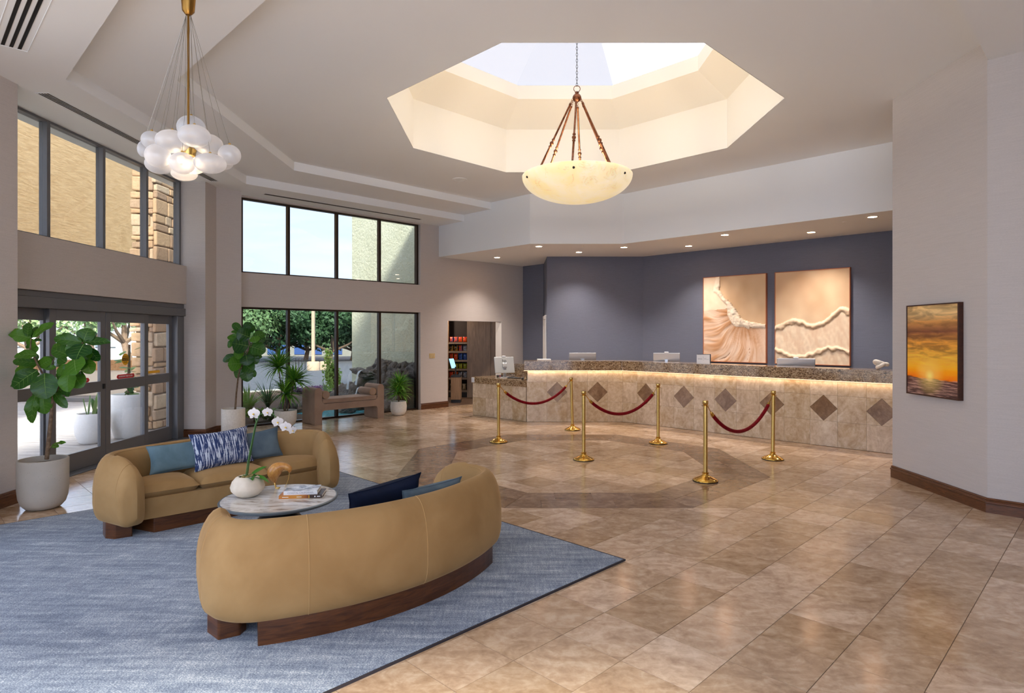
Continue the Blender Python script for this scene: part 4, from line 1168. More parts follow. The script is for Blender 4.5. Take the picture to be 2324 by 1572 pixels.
# ------------------------------------------------------------------ hanging alabaster bowl
M['copper'] = speckled('antique_copper', srgb(92, 58, 42), srgb(142, 92, 66), 24, 0.32, metal=1.0)
k = NT('alabaster')
v = k.coords('Object', (1, 1, 1)); n1 = k.noise(v, 2.4, 6, 0.6, 0.8); n2 = k.noise(v, 3.4, 6, 0.7, 2.4)
col = k.ramp(n1, [(0.3, srgb(255, 226, 160)), (0.65, srgb(255, 240, 204))])
vein = k.ramp(n2, [(0.57, (0,0,0,1)), (0.60, (0.8,0.8,0.8,1)), (0.63, (0,0,0,1))])
col = k.mix(k.math('MULTIPLY', vein, 0.4), col, srgb(128, 104, 78))
k.p(Base__Color=col, Roughness=0.35, Emission__Color=col, Emission__Strength=0.30)
M['alab'] = k.m
LX, LY = 0.905, 8.60
bowl = empty('bowl_pendant', (LX, LY, 3.6)); tag(bowl, 'large glowing alabaster bowl pendant hung on copper rods below the skylight', 'pendant lamp')
RB, zr = 0.765, 0.36
prof = [(0.0, 0.0)] + [(RB*sin(a), zr*(1-cos(a)**1.0)) for a in [radians(q) for q in range(6, 91, 6)]]
prof = [(RB*sin(radians(q)), zr*(1-cos(radians(q)))) for q in range(0, 91, 5)]
prof += [(RB-0.012, zr+0.012), (RB-0.035, zr)] + [((RB-0.035)*sin(radians(q)), 0.03 + (zr-0.03)*(1-cos(radians(q)))) for q in range(85, -1, -8)]
prof[-1] = (0.0, prof[-1][1])
MB().lathe(prof, 64).build('bowl', M['alab'], bowl, sharp=60)
AP = 1.455
MB().ball((0, 0, AP), (0.062, 0.062, 0.06), 20, 12).build('hub', M['copper'], bowl)
MB().lathe([(0.02, AP+0.05), (0.03, AP+0.075), (0.012, AP+0.09)], 14).build('hub_cap', M['copper'], bowl)
for q in range(6):
    a = radians(18 + 60*q)
    top = Vector((0.10*cos(a), 0.10*sin(a), AP - 0.10)); bot = Vector((0.60*cos(a), 0.60*sin(a), zr - 0.03))
    d = (bot - top); L = d.length
    R_ = d.to_track_quat('Z', 'Y').to_matrix().to_4x4(); R_.translation = top
    pr = [(0.004, -0.012), (0.016, -0.01), (0.018, 0.012), (0.0135, 0.02), (0.0135, L*0.50), (0.022, L*0.503), (0.022, L*0.512), (0.014, L*0.518), (0.014, L*0.535), (0.022, L*0.54), (0.029, L*0.555), (0.022, L*0.572), (0.014, L*0.58), (0.014, L*0.592), (0.022, L*0.598), (0.022, L*0.608), (0.0145, L*0.615), (0.0145, L-0.02), (0.02, L-0.015), (0.02, L), (0.0, L+0.005)]
    rod = MB().lathe(pr, 12, R_).build('rod', M['copper'], bowl, sharp=50)
    m = MB()
    for e in range(3):
        c = Vector((0.06*cos(a), 0.06*sin(a), AP - 0.02)).lerp(top, (e + 0.4)/3)
        ring = [c + Vector((cos(t)*0.011*cos(a+e*1.57), cos(t)*0.011*sin(a+e*1.57), sin(t)*0.018)) for t in [2*pi*w/8 for w in range(9)]]
        m.tube(ring, 0.003, 5)
    m.build('link', M['copper'], rod)
    pb = Vector((RB*sin(radians(78))*cos(a+0.05), RB*sin(radians(78))*sin(a+0.05), zr*(1-cos(radians(78)))))
    MB().ball(pb, 0.017, 10, 7).build('bolt', M['black'], bowl)
ring = [(0.045*cos(t), 0.0, AP + 0.125 + 0.045*sin(t)) for t in [2*pi*w/16 for w in range(17)]]
MB().tube(ring, 0.005, 6).build('loop', M['copper'], bowl)
n_l = 40
for q in range(n_l):
    z0 = AP + 0.165 + q*0.042
    ring = []
    for w in range(13):
        t = 2*pi*w/12
        x, z = 0.011*cos(t), 0.026*sin(t)
        ring.append((x, 0, z0 + z + 0.018) if q % 2 == 0 else (0, x, z0 + z + 0.018))
    MB().tube(ring, 0.0032, 5).build('chain_link', M['black'], bowl)
MB().lathe([(0.0, AP+1.85), (0.06, AP+1.85), (0.03, AP+1.95), (0.0, AP+1.95)], 16).build('ceiling_plate', M['copper'], bowl)
def lamp(name, typ, loc, energy, col, parent=None, **kw):
    d = bpy.data.lights.new(name, typ); d.energy = energy; d.color = col
    for a, b in kw.items(): setattr(d, a, b)
    o = bpy.data.objects.new(name, d); COL.objects.link(o); o.location = loc
    if parent is not None: o.parent = parent
    return o
WARM = (1.0, 0.89, 0.76)
for q in range(3):
    a = 2*pi*q/3
    lamp('bulb_light', 'POINT', (0.25*cos(a), 0.25*sin(a), 0.30), 14, WARM, bowl, shadow_soft_size=0.06)
    MB().ball((0.25*cos(a), 0.25*sin(a), 0.20), (0.035, 0.035, 0.05), 12, 8).build('bulb', emit('bulb_glow', (1, 0.85, 0.6, 1), 6), bowl)

# ------------------------------------------------------------------ bubble chandelier
CX, CY = -2.55, 4.86
M['brass_d'] = plain('aged_brass', srgb(150, 112, 56), 0.35, 1.0)
ch = empty('bubble_chandelier', (CX, CY, 3.18)); tag(ch, 'brass chandelier with a cloud of frosted glass bubbles above the seating', 'chandelier')
k = NT('frosted_bubble'); k.t.nodes.remove(k.b)
lw = k.n('LayerWeight', Blend=0.35)
tl = k.n('BsdfTranslucent', Color=(0.92, 0.94, 0.97, 1)); df = k.n('BsdfDiffuse', Color=(0.90, 0.92, 0.95, 1)); tr = k.n('BsdfTransparent', Color=(0.97, 0.97, 0.98, 1))
gl = k.n('BsdfGlossy', Roughness=0.35, Color=(1, 1, 1, 1))
m1 = k.n('MixShader', Fac=0.5); m2 = k.n('MixShader', Fac=k.math('ADD', k.math('MULTIPLY', lw.outputs['Facing'], 0.45), 0.45)); m3 = k.n('MixShader', Fac=0.08)
L_ = k.t.links.new
L_(tl.outputs[0], m1.inputs[1]); L_(df.outputs[0], m1.inputs[2]); L_(tr.outputs[0], m2.inputs[1]); L_(m1.outputs[0], m2.inputs[2]); L_(m2.outputs[0], m3.inputs[1]); L_(gl.outputs[0], m3.inputs[2]); L_(m3.outputs[0], k.o.inputs['Surface'])
M['bubble'] = k.m
M['wire'] = plain('steel_wire', srgb(150, 146, 136), 0.4, 0.8)
sc_ = 1/3.743
globes = [(1625, 1085, 115, 100, 0.10), (1652, 1155, 130, 92, -0.16), (1465, 1200, 135, 93, -0.10), (1290, 1190, 85, 75, 0.10), (1222, 1265, 52, 70, 0.22), (1340, 1322, 103, 98, -0.12),
          (1355, 1395, 115, 80, 0.04), (1548, 1385, 103, 90, -0.20), (1785, 1388, 130, 82, -0.16), (1768, 1225, 120, 85, 0.02), (1950, 1315, 92, 85, 0.0), (1650, 1415, 85, 62, 0.06), (1565, 1475, 105, 58, 0.10), (1900, 1385, 75, 55, 0.20), (1480, 1320, 80, 70, 0.2), (1640, 1290, 85, 70, 0.16)]
can = Vector((0, 0, 1.10))
for gx, gy, rx, ry, dy in globes:
    Y = CY + dy
    c = at(gx*sc_, gy*sc_, Y) - Vector((CX, CY, 3.18))
    k_ = Y/F*sc_
    g = MB().ball(c, (rx*k_, rx*k_*0.95, ry*k_), 28, 18).build('glass_bubble', M['bubble'], ch)
    MB().lathe([(0.0, c.z+ry*k_-0.004), (0.011, c.z+ry*k_-0.002), (0.009, c.z+ry*k_+0.012), (0, c.z+ry*k_+0.016)], 10, Matrix.Translation((c.x, c.y, 0))).build('cap', M['brass'], g)
    MB().tube([(c.x, c.y, c.z+ry*k_), (0.018*(1 if c.x > 0 else -1), 0, 1.09)], 0.0013, 4).build('wire', M['wire'], ch)
MB().lathe([(0.02, 1.09), (0.045, 1.12), (0.062, 1.334), (0.0, 1.334)], 20).build('canopy', M['brass_d'], ch)
MB().tube([(0, 0, 1.10), (0, 0, 0.05)], 0.0085, 10).build('rod', M['brass_d'], ch)
MB().lathe([(0, -0.03), (0.05, -0.02), (0.06, 0.03), (0.02, 0.06), (0, 0.06)], 16).build('lamp_hub', M['brass'], ch)
for q in range(3):
    a = 2*pi*q/3
    MB().ball((0.06*cos(a), 0.06*sin(a), -0.06), 0.03, 12, 8).build('bulb', emit('bulb_glow', (1, 0.74, 0.42, 1), 1.6), ch)
    lamp('bulb_light', 'POINT', (0.075*cos(a), 0.075*sin(a), -0.09), 0.8, (1.0, 0.74, 0.48), ch, shadow_soft_size=0.03)

# ------------------------------------------------------------------ recessed downlights
M['lens'] = emit('downlight_lens', (1.0, 0.86, 0.70, 1), 9)
DL = [(1128, 584, 'nearest the doorway wall'), (1223, 559, 'at the inner corner of the soffit edge'), (1314, 572, 'over the plain blue wall'), (1416, 561, 'beside the second soffit corner'), (1563, 558, 'left of the wave painting'), (1645, 533, 'above the wave painting'), (1841, 527, 'above the surf painting'), (1980, 492, 'nearest the pale pier')]
for px, py, wh in DL:
    Y = (ZS - H)*F/(760 - py); x = X_(px, Y)
    o = empty('downlight', (x, Y, ZS)); tag(o, 'small round recessed downlight in the reception soffit, ' + wh, 'downlight', 'reception soffit downlights')
    MB().lathe([(0.064, -0.001), (0.066, -0.004), (0.084, -0.003), (0.087, 0.0)], 28, None, True, False).build('trim_ring', M['white'], o)
    MB().lathe([(0.0, -0.002), (0.065, -0.002)], 24).build('lens', M['lens'], o)
    lamp('downlight_lamp', 'SPOT', (0, 0, -0.02), 118, (1.0, 0.88, 0.80), o, spot_size=radians(112), spot_blend=0.9, shadow_soft_size=0.05)
# LED line under the counter top
for (a, b) in (((0.30, 12.41), (2.22, 12.41)), ((2.24, 12.39), (7.0, 7.63))):
    L = hypot(b[0]-a[0], b[1]-a[1])
    o = lamp('counter_led', 'AREA', ((a[0]+b[0])/2 - (0 if a[1] == b[1] else 0.012), (a[1]+b[1])/2 - 0.012, 1.025), 0.6*L, (1.0, 0.70, 0.44), None, shape='RECTANGLE', size=L, size_y=0.015)
    o.rotation_euler = (0, 0, atan2(b[1]-a[1], b[0]-a[0]))

# ------------------------------------------------------------------ ceiling vents, detector, switches
def vent(name, label, c, ang, L, n, z, gap=0.035, w=0.014, tapered=0):
    o = empty(name, (c[0], c[1], z), ang); tag(o, label, 'vent')
    W_ = (n+1)*gap
    for lo, hi in (((-L/2-0.02, -W_/2-0.004, -0.004), (L/2+0.02, -W_/2, 0)), ((-L/2-0.02, W_/2, -0.004), (L/2+0.02, W_/2+0.004, 0)), ((-L/2-0.02, -W_/2, -0.004), (-L/2-0.016, W_/2, 0)), ((L/2+0.016, -W_/2, -0.004), (L/2+0.02, W_/2, 0))):
        MB().box(lo, hi).build('frame_edge', M['ceil'], o)
    for q in range(n):
        y = -W_/2 + (q+1)*gap
        s = MB().box((-L/2, y-w/2, -0.003), (L/2, y+w/2, -0.0005)).build('slot', M['slot'], o)
        MB().box((-L/2, y-w/2, -0.006), (L/2, y-w/2+0.003, -0.001)).build('louvre', M['frame'], s)
    return o
def cp(px, py, z=ZA): Y = (z-H)*F/(760-py); return (X_(px, Y), Y)
a, b = cp(110, 212), cp(400, 369)
vent('linear_vent', 'long four slot air vent along the entrance windows', ((a[0]+b[0])/2 - 0.02, (a[1]+b[1])/2), pi/2, b[1]-a[1], 4, ZA, 0.030)
c = cp(470, 402); vent('linear_vent', 'short air vent behind the bubble chandelier', c, pi/2, 0.5, 4, ZA, 0.03)
a, b = cp(598, 441), cp(957, 497)
vent('linear_vent', 'long thin air vent above the upper sky windows', ((a[0]+b[0])/2, (a[1]+b[1])/2), pi/4, hypot(b[0]-a[0], b[1]-a[1]), 3, ZA, 0.03)
a, b = cp(25, 106), cp(66, 0)
vent('linear_vent', 'three slot air vent in the upper left corner of the ceiling', (a[0] + 0.9*R2, a[1] - 0.9*R2), -pi/4, 1.8, 3, ZA, 0.06, 0.028)
c = cp(1043, 407, ZC); o = empty('ceiling_speaker', (c[0], c[1], ZC)); tag(o, 'flat round white speaker cover in the main ceiling', 'ceiling speaker')
MB().lathe([(0.0, -0.010), (0.09, -0.010), (0.12, -0.006), (0.125, 0)], 32).build('cover', M['ceil'], o); MB().lathe([(0.128, -0.001), (0.128, -0.008), (0.138, -0.008), (0.14, 0)], 32, None, True, False).build('rim', M['ceil'], o)
c = cp(1322, 558, ZS); o = MB().lathe([(0.0, -0.012), (0.025, -0.012), (0.035, 0)], 20).build('sprinkler_cap', M['white'], loc=(c[0], c[1], ZS)); tag(o, 'small white sprinkler cap in the soffit over the plain blue wall', 'sprinkler')
c = cp(1916, 503, ZS); o = MB().lathe([(0.0, -0.012), (0.025, -0.012), (0.035, 0)], 20).build('sprinkler_cap', M['white'], loc=(c[0], c[1], ZS)); tag(o, 'small white sprinkler cap in the soffit over the paintings', 'sprinkler')
s_ = sx(980.5); zz_ = 1.75 - (807.5-760)/F*14.6
o = empty('switch_plate', wM @ Vector((s_, 0, zz_)), pi/4); tag(o, 'brass three gang light switch plate beside the doorway', 'light switch')
MB().box((-0.085, -0.006, -0.058), (0.085, 0, 0.058)).build('plate', speckled('ivory_plate', srgb(196, 170, 118), srgb(206, 182, 132), 10, 0.45), o, bevel=0.003)
for q in range(3): MB().box((-0.062+q*0.046, -0.011, -0.034), (-0.030+q*0.046, -0.006, 0.034)).build('rocker', plain('ivory', srgb(206, 184, 140), 0.45), o, bevel=0.002)
# ------------------------------------------------------------------ rug
def e2w(e1, e2): return ((e1 + e2)*R2, (e1 - e2)*R2)          # seating axes: e1 along the sofas, e2 across
k = NT('distressed_blue_rug')
rt = (0, 0, pi/4)
v1 = k.coords('World', (1, 7, 1), rot=rt); v2 = k.coords('World', (9, 1.2, 1), rot=rt); v3 = k.coords('World', (110, 160, 1), rot=rt)
n1 = k.noise(v1, 2.4, 6, 0.7, 0.3); n2 = k.noise(v2, 5, 5, 0.75); n3 = k.noise(v3, 1.0, 3, 0.7); n4 = k.noise(k.coords('World'), 0.8, 3)
s = k.math('ADD', k.math('ADD', k.math('MULTIPLY', n1, 0.28), k.math('MULTIPLY', n2, 0.16)), k.math('ADD', k.math('MULTIPLY', n3, 0.44), k.math('MULTIPLY', n4, 0.12)))
k.p(Base__Color=k.ramp(s, [(0.36, srgb(62, 72, 92)), (0.46, srgb(104, 116, 136)), (0.53, srgb(146, 158, 174)), (0.60, srgb(212, 216, 218))]), Roughness=0.95, Specular__IOR__Level=0.1, Sheen__Weight=0.2)
k.bump(k.math('ADD', k.math('MULTIPLY', n3, 0.8), k.math('MULTIPLY', n1, 0.2)), 0.5, 0.006); M['rug'] = k.m
r1, r0 = 5.65*R2, 0.12
rug = empty('area_rug', (0, 0, 0)); tag(rug, 'large distressed blue grey rug under the two sofas', 'rug')
ra, rb = -10.34*R2, -3.92*R2
c4 = [e2w(r0, ra), e2w(r1, ra), e2w(r1, rb), e2w(r0, rb)]
MB().prism(c4, 0.0006, 0.014).build('pile', M['rug'], rug, bevel=0.004)
w = 0.012
c5 = [e2w(r0-w, ra-w), e2w(r1+w, ra-w), e2w(r1+w, rb+w), e2w(r0-w, rb+w)]
for a in range(4):
    b = (a+1) % 4
    MB().prism([c4[a], c4[b], c5[b], c5[a]], 0.0006, 0.0125).build('binding', plain('rug_binding', srgb(52, 46, 50), 0.9), rug)

# ------------------------------------------------------------------ curved sofas
M['velvet'] = velvet('gold_velvet', srgb(150, 118, 76), srgb(166, 134, 90), 0.5, 2.5)
M['welt'] = velvet('gold_welt', srgb(166, 133, 88), srgb(176, 143, 98), 0.4, 3.0)
M['walnut'] = wood('walnut_plinth', srgb(58, 30, 14), srgb(106, 62, 30), (1.2, 1.2, 10), 0.28, 4)
SR = 1.96
def sofa_path(n=40):
    """centre line of the wrap-around back, from the left arm tip to the right; local y points to the front"""
    Rm = SR - 0.105
    th_end = math.asin(0.86/Rm)
    pts, cr = [], 0.25
    half = [(Rm*sin(th_end*q/n), SR - Rm*cos(th_end*q/n), th_end*q/n) for q in range(n+1)]
    x, y, th = half[-1]
    N = 14; th1 = radians(106)
    for q in range(1, N+1):
        t = th + (th1-th)*q/N
        tm = th + (th1-th)*(q-0.5)/N
        ds = cr*(th1-th)/N
        x, y = x + ds*cos(tm), y + ds*sin(tm); half.append((x, y, t))
    for q in range(1, 13):
        ds = 0.38/12; x, y = x + ds*cos(th1), y + ds*sin(th1); half.append((x, y, th1))
    left = [(-a, b, -t) for a, b, t in half[:0:-1]]
    return left + half
def sofa_shell():
    path = sofa_path()
    S = [0.0]
    for a, b in zip(path, path[1:]): S.append(S[-1] + hypot(b[0]-a[0], b[1]-a[1]))
    Lt = S[-1]
    P = []
    K = 26
    for (x, y, th), s in zip(path, S):
        d = min(s, Lt-s)
        zt = 0.69; t = 0.105; zb = 0.13; fb = 1.0
        e = 0.34
        if d < e:
            q = 1 - d/e
            zt = 0.13 + 0.57*(1 - 0.30*q**2.4)
        if d < 0.075:
            q = 1 - d/0.075
            f = sqrt(max(0.0, 1-q*q)); fb = f
            t *= f; zt = zt - (1-f)*0.10; zb = zb + (1-f)*0.07
        nx, ny = sin(th), -cos(th)                       # outward
        row = []
        zc, hz = (zt+zb)/2, (zt-zb)/2
        for kk in range(K):
            a = 2*pi*kk/K
            ca, sa = cos(a), sin(a)
            ex = 0.70 if sa > 0 else 0.42
            u = (abs(ca)**ex)*(1 if ca >= 0 else -1); v = (abs(sa)**(0.82 if sa > 0 else 0.5))*(1 if sa >= 0 else -1)
            bulge = 0.022*(1-v*v) if u > 0 else 0.0
            lean = -0.030*(v+1)/2 if u > 0 else 0.010*(v+1)/2
            lift = 0.0
            row.append((x + nx*(u*t + (bulge + lean)*fb), y + ny*(u*t + (bulge + lean)*fb), zc + v*hz))
        P.append(row)
    m = MB().grid(P, len(path), K, True, None, False, True)
    n = len(m.v)
    return m, P, path, S
def seam(P, idx, parent):
    row = P[idx]
    MB().tube([Vector(row[kk % 26]) for kk in list(range(-6, 8))], 0.0028, 6).build('seam', M['welt'], parent)
def y_in(x):
    Ri = SR - 0.235
    return SR - sqrt(max(0.01, Ri*Ri - x*x)) - 0.02
FRONT = 0.80
def cushion(xa, xb, z0, z1, front, mat, name, parent, crown=0.03, n=18, back_pad=0.0):
    top, bot = [], []
    for i in range(n+1):
        a = -1 + 2*i/n
        x = (xa+xb)/2 + (xb-xa)/2*a
        rt_, rb_ = [], []
        for j in range(n+1):
            b = -1 + 2*j/n
            ax = abs(a)**5; bx = abs(b)**5
            e = (1-ax)**0.30*(1-bx)**0.30
            yb = y_in(x) + back_pad
            yy = (front - 0.035*(x/0.95)**4 + yb)/2 - (front - 0.035*(x/0.95)**4 - yb)/2*b
            hz = (z1-z0)/2
            zc = (z0+z1)/2
            rt_.append((x, yy, zc + hz*e + crown*(1-a*a)*(1-b*b)))
            rb_.append((x, yy, zc - hz*e))
        top.append(rt_); bot.append(rb_)
    m = MB().grid(top, n+1, n+1); m.grid([r[::-1] for r in bot], n+1, n+1)
    return m.build(name, mat, parent, sharp=None)
def make_sofa(loc, rz, label):
    o = empty('curved_sofa', loc, rz); tag(o, label, 'sofa')
    m, P, path, S = sofa_shell()
    sh = m.build('backrest_shell', M['velvet'], o, sharp=None)
    n = len(path)
    for idx in (14, 37, n//2 + 11 - 8, n-15): seam(P, idx, sh)
    # piping that follows the top inner edge of the back
    MB().tube([Vector(P[i][8]) + Vector((0, 0, 0.001)) for i in range(12, n-12)], 0.0026, 6).build('top_piping', M['welt'], sh)
    for side in (0, n-1):
        i0 = 4 if side == 0 else n-5
        MB().tube([Vector(P[i0][kk % 26]) for kk in range(0, 14)], 0.003, 6).build('arm_piping', M['welt'], sh)
    # seat base
    poly = [(x*0.985, y_in(x) - 0.03) for x in [(-0.93 + 1.86*q/24) for q in range(25)]]
    fr = [(0.97, 0.40), (0.975, FRONT-0.10), (0.94, FRONT-0.03), (0.87, FRONT), (0.45, FRONT+0.015), (0, FRONT+0.02), (-0.45, FRONT+0.015), (-0.87, FRONT), (-0.94, FRONT-0.03), (-0.975, FRONT-0.10), (-0.97, 0.40)]
    MB().prism(poly + fr, 0.135, 0.315).build('seat_base', M['velvet'], o, bevel=0.035, seg=4)
    for xa, xb in ((-0.97, -0.33), (-0.325, 0.325), (0.33, 0.97)):
        cushion(xa, xb, 0.30, 0.425, FRONT + 0.015, M['velvet'], 'seat_cushion', o)
    pl = [(x, SR - sqrt((SR-0.02)**2 - x*x) + 0.03) for x in [(-0.90 + 1.80*q/24) for q in range(25)]] + [(0.70, FRONT-0.03), (-0.70, FRONT-0.03)]
    MB().prism(pl, 0.0, 0.14).build('plinth', M['walnut'], o, bevel=0.008)
    for s in (-1, 1):
        ft = [(s*0.86, FRONT-0.05), (s*0.99, FRONT-0.07), (s*1.04, FRONT-0.15), (s*1.03, FRONT-0.30), (s*0.92, FRONT-0.33), (s*0.86, FRONT-0.28)]
        MB().prism(ft, 0.0, 0.145).build('foot', M['walnut'], o, bevel=0.012, seg=3)
    return o
zr_ = 0.0145
SE1 = 2.33
E_BACK2, E_BACK1 = -3.165, -6.83
x, y = e2w(SE1, E_BACK2); sofa2 = make_sofa((x, y, zr_), pi + pi/4 - pi, 'curved gold velvet sofa in the foreground seen from behind')
x, y = e2w(SE1 - 0.02, E_BACK1); sofa1 = make_sofa((x, y, zr_), pi + pi/4, 'curved gold velvet sofa facing us in front of the entrance doors')

# ------------------------------------------------------------------ cushions on the sofas
def pillow(name, label, loc, rot, w, h, t, mat, group=None):
    n = 22
    A, B = [], []
    for i in range(n+1):
        a = -1 + 2*i/n
        ra_, rb_ = [], []
        for j in range(n+1):
            b = -1 + 2*j/n
            pin = 1 - 0.10*(1-abs(b)**2)*abs(a)**6 ; pin2 = 1 - 0.10*(1-abs(a)**2)*abs(b)**6
            th = t/2*((1-abs(a)**2.6)*(1-abs(b)**2.6))**0.42
            xx, zz = w/2*a*pin, h/2*b*pin2
            ra_.append((xx, -th, zz)); rb_.append((xx, th, zz))
        A.append(ra_); B.append(rb_)
    m = MB().grid([r[::-1] for r in A], n+1, n+1); m.grid(B, n+1, n+1)
    o = empty(name, loc); o.rotation_euler = rot
    tag(o, label, 'cushion', group)
    m.build('cover', mat, o, sharp=None)
    ed = [(w/2*a, 0, -h/2*(1-0.10*(1-a*a))) for a in [q/8 for q in range(-8, 9)]]
    f = lambda a: 1 - 0.10*(1-a*a)
    loop = [(w/2*a, 0, -h/2*f(a)) for a in [q/8 for q in range(-8, 8)]] + [(w/2*f(b), 0, h/2*b) for b in [q/8 for q in range(-8, 8)]] + [(-w/2*a, 0, h/2*f(a)) for a in [q/8 for q in range(-8, 8)]] + [(-w/2*f(b), 0, -h/2*b) for b in [q/8 for q in range(-8, 9)]]
    MB().tube(loop, 0.0045, 6).build('piping', mat, o)
    return o
M['teal'] = velvet('dusty_teal_velvet', srgb(90, 116, 128), srgb(108, 134, 146), 0.3, 5)
M['slate'] = velvet('slate_velvet', srgb(76, 92, 104), srgb(96, 112, 122), 0.3, 5)
M['navy'] = velvet('navy_velvet', srgb(10, 18, 36), srgb(16, 27, 50), 0.1, 5)
k = NT('indigo_stripe_weave')
v = k.coords('Object', (92, 1, 8)); n1 = k.noise(v, 1.0, 4, 0.6, 0.3); n2 = k.noise(k.coords('Object', (8, 1, 60)), 1.0, 2)
k.p(Base__Color=k.ramp(k.math('ADD', n1, k.math('MULTIPLY', k.math('SUBTRACT', n2, 0.5), 0.10)), [(0.515, srgb(34, 54, 100)), (0.56, srgb(196, 204, 218))]), Roughness=0.9, Sheen__Weight=0.1); M['stripe'] = k.m
def on_sofa(base, lx, ly, lz): return base.matrix_basis @ Vector((lx, ly, lz))
zz1 = sofa1.rotation_euler.z
def sofa_pillow(sf, name, label, lx, ly, lz, tilt, yaw, roll, w, h, t, mat):
    p = on_sofa(sf, lx, ly, lz)
    return pillow(name, label, p, (Matrix.Rotation(sf.rotation_euler.z + yaw, 3, 'Z') @ Matrix.Rotation(tilt, 3, 'X') @ Matrix.Rotation(roll, 3, 'Y')).to_euler(), w, h, t, mat)
# sofa local: x to its left as seen from the front, y to the front
sofa_pillow(sofa1, 'lumbar_cushion', 'dusty teal lumbar cushion, left of the striped one on the far sofa', 0.38, 0.40, 0.575, 0.30, 0.06, 0.02, 0.56, 0.27, 0.13, M['teal'])
sofa_pillow(sofa1, 'striped_cushion', 'navy and white striped cushion in the middle of the far sofa', 0.02, 0.475, 0.615, 0.34, 0.0, 0.05, 0.56, 0.36, 0.16, M['stripe'])
sofa_pillow(sofa1, 'lumbar_cushion', 'slate grey cushion, right of the striped one on the far sofa', -0.34, 0.40, 0.585, 0.30, -0.10, 0.08, 0.52, 0.30, 0.13, M['slate'])
sofa_pillow(sofa2, 'striped_cushion', 'navy striped cushion rising above the back of the near sofa', 0.02, 0.42, 0.575, 0.34, 0.0, -0.10, 0.56, 0.36, 0.16, M['navy'])
sofa_pillow(sofa2, 'lumbar_cushion', 'slate lumbar cushion just above the near sofa back, beside the navy one', 0.36, 0.35, 0.55, 0.26, 0.08, 0.0, 0.56, 0.28, 0.13, M['slate'])

# ------------------------------------------------------------------ coffee table and what stands on it
TX, TY = -1.935, 5.136
k = NT('white_marble'); v = k.coords('World', (1, 3.2, 1), rot=(0, 0, 0.25)); n1 = k.noise(v, 3.2, 7, 0.65, 1.4)
k.p(Base__Color=k.ramp(n1, [(0.34, srgb(136, 122, 110)), (0.46, srgb(198, 192, 184)), (0.56, srgb(228, 226, 222)), (0.7, srgb(214, 210, 204))]), Roughness=0.12); M['marble'] = k.m
M['gun'] = plain('gunmetal', srgb(112, 120, 124), 0.35, 0.5)
M['bronzed'] = plain('dark_bronze', srgb(62, 60, 58), 0.35, 0.7)
tb = empty('coffee_table', (TX, TY, zr_)); tag(tb, 'round marble topped coffee table with dark pedestal between the sofas', 'coffee table')
MB().lathe([(0, 0.362), (0.452, 0.362), (0.452, 0.3855), (0, 0.3855)], 64).build('marble_top', M['marble'], tb)
MB().lathe([(0.10, 0.330), (0.30, 0.336), (0.43, 0.352), (0.466, 0.368), (0.468, 0.380), (0.462, 0.3855), (0.4525, 0.3855), (0.4525, 0.36), (0.10, 0.352)], 64).build('rim', M['gun'], tb)
MB().lathe([(0.0, 0.0), (0.25, 0.0), (0.255, 0.03), (0.235, 0.11), (0.18, 0.21), (0.11, 0.28), (0.085, 0.31), (0.10, 0.331), (0, 0.331)], 48).build('pedestal', M['bronzed'], tb)
ZT_ = zr_ + 0.386
# orchid
M['clay'] = speckled('pale_clay', srgb(212, 198, 178), srgb(226, 214, 196), 12, 0.8, 0.08)
p = gnd(562, 1126, ZT_)
orc = empty('potted_orchid', (p.x, p.y, ZT_)); tag(orc, 'white orchid in a round pale clay pot on the coffee table', 'orchid')
MB().lathe([(0, 0), (0.055, 0.0), (0.09, 0.015), (0.128, 0.055), (0.136, 0.085), (0.122, 0.13), (0.095, 0.162), (0.074, 0.172), (0.068, 0.165), (0.075, 0.145), (0.0, 0.142)], 40).build('pot', M['clay'], orc)
rng = random.Random(3)
moss = MB()
for q in range(14): moss.ball((rng.uniform(-.05, .05), rng.uniform(-.05, .05), 0.150 + rng.uniform(0, .012)), rng.uniform(0.014, 0.024), 8, 6)
moss.build('moss', speckled('moss', srgb(120, 108, 60), srgb(160, 146, 90), 60, 0.95, 0.5), orc)
M['orleaf'] = leafmat('orchid_leaf', srgb(34, 92, 26), srgb(76, 142, 48), 0.25)
def orchid_leaf(L, w, droop, az, lift):
    P = []
    for i in range(9):
        t = i/8; hw = w/2*(sin(pi*min(1, t*0.92 + 0.08))**0.7)
        y = L*t; z = L*(lift*t - droop*t*t)
        P.append([(-hw, y, z + hw*0.35), (-hw*0.5, y, z + hw*0.06), (0, y, z), (hw*0.5, y, z + hw*0.06), (hw, y, z + hw*0.35)])
    MB().grid(P, 9, 5).build('leaf', M['orleaf'], orc, loc=(0.015*sin(-az), 0.015*cos(az), 0.155), rot=(0, 0, az))
orchid_leaf(0.17, 0.075, 0.55, radians(-92), 0.30); orchid_leaf(0.15, 0.075, 0.25, radians(-48), 0.72); orchid_leaf(0.10, 0.05, 0.4, radians(70), 0.35); orchid_leaf(0.12, 0.06, 0.5, radians(-140), 0.5)
M['stem'] = plain('orchid_stem', srgb(62, 104, 44), 0.5)
Yo = p.y
def ol(px, py, dy=0.0): return at(px, py, Yo + dy) - Vector((p.x, p.y, ZT_))
st1 = [ol(557, 1090), ol(562, 1050), ol(570, 1010), ol(579, 965), ol(590, 940), ol(603, 934), ol(618, 938), ol(635, 955), ol(655, 972), ol(668, 984)]
st2 = [ol(560, 1090, 0.02), ol(566, 1045, 0.02), ol(574, 1000, 0.015), ol(582, 960, 0.01), ol(578, 944, 0.0), ol(576, 938, 0)]
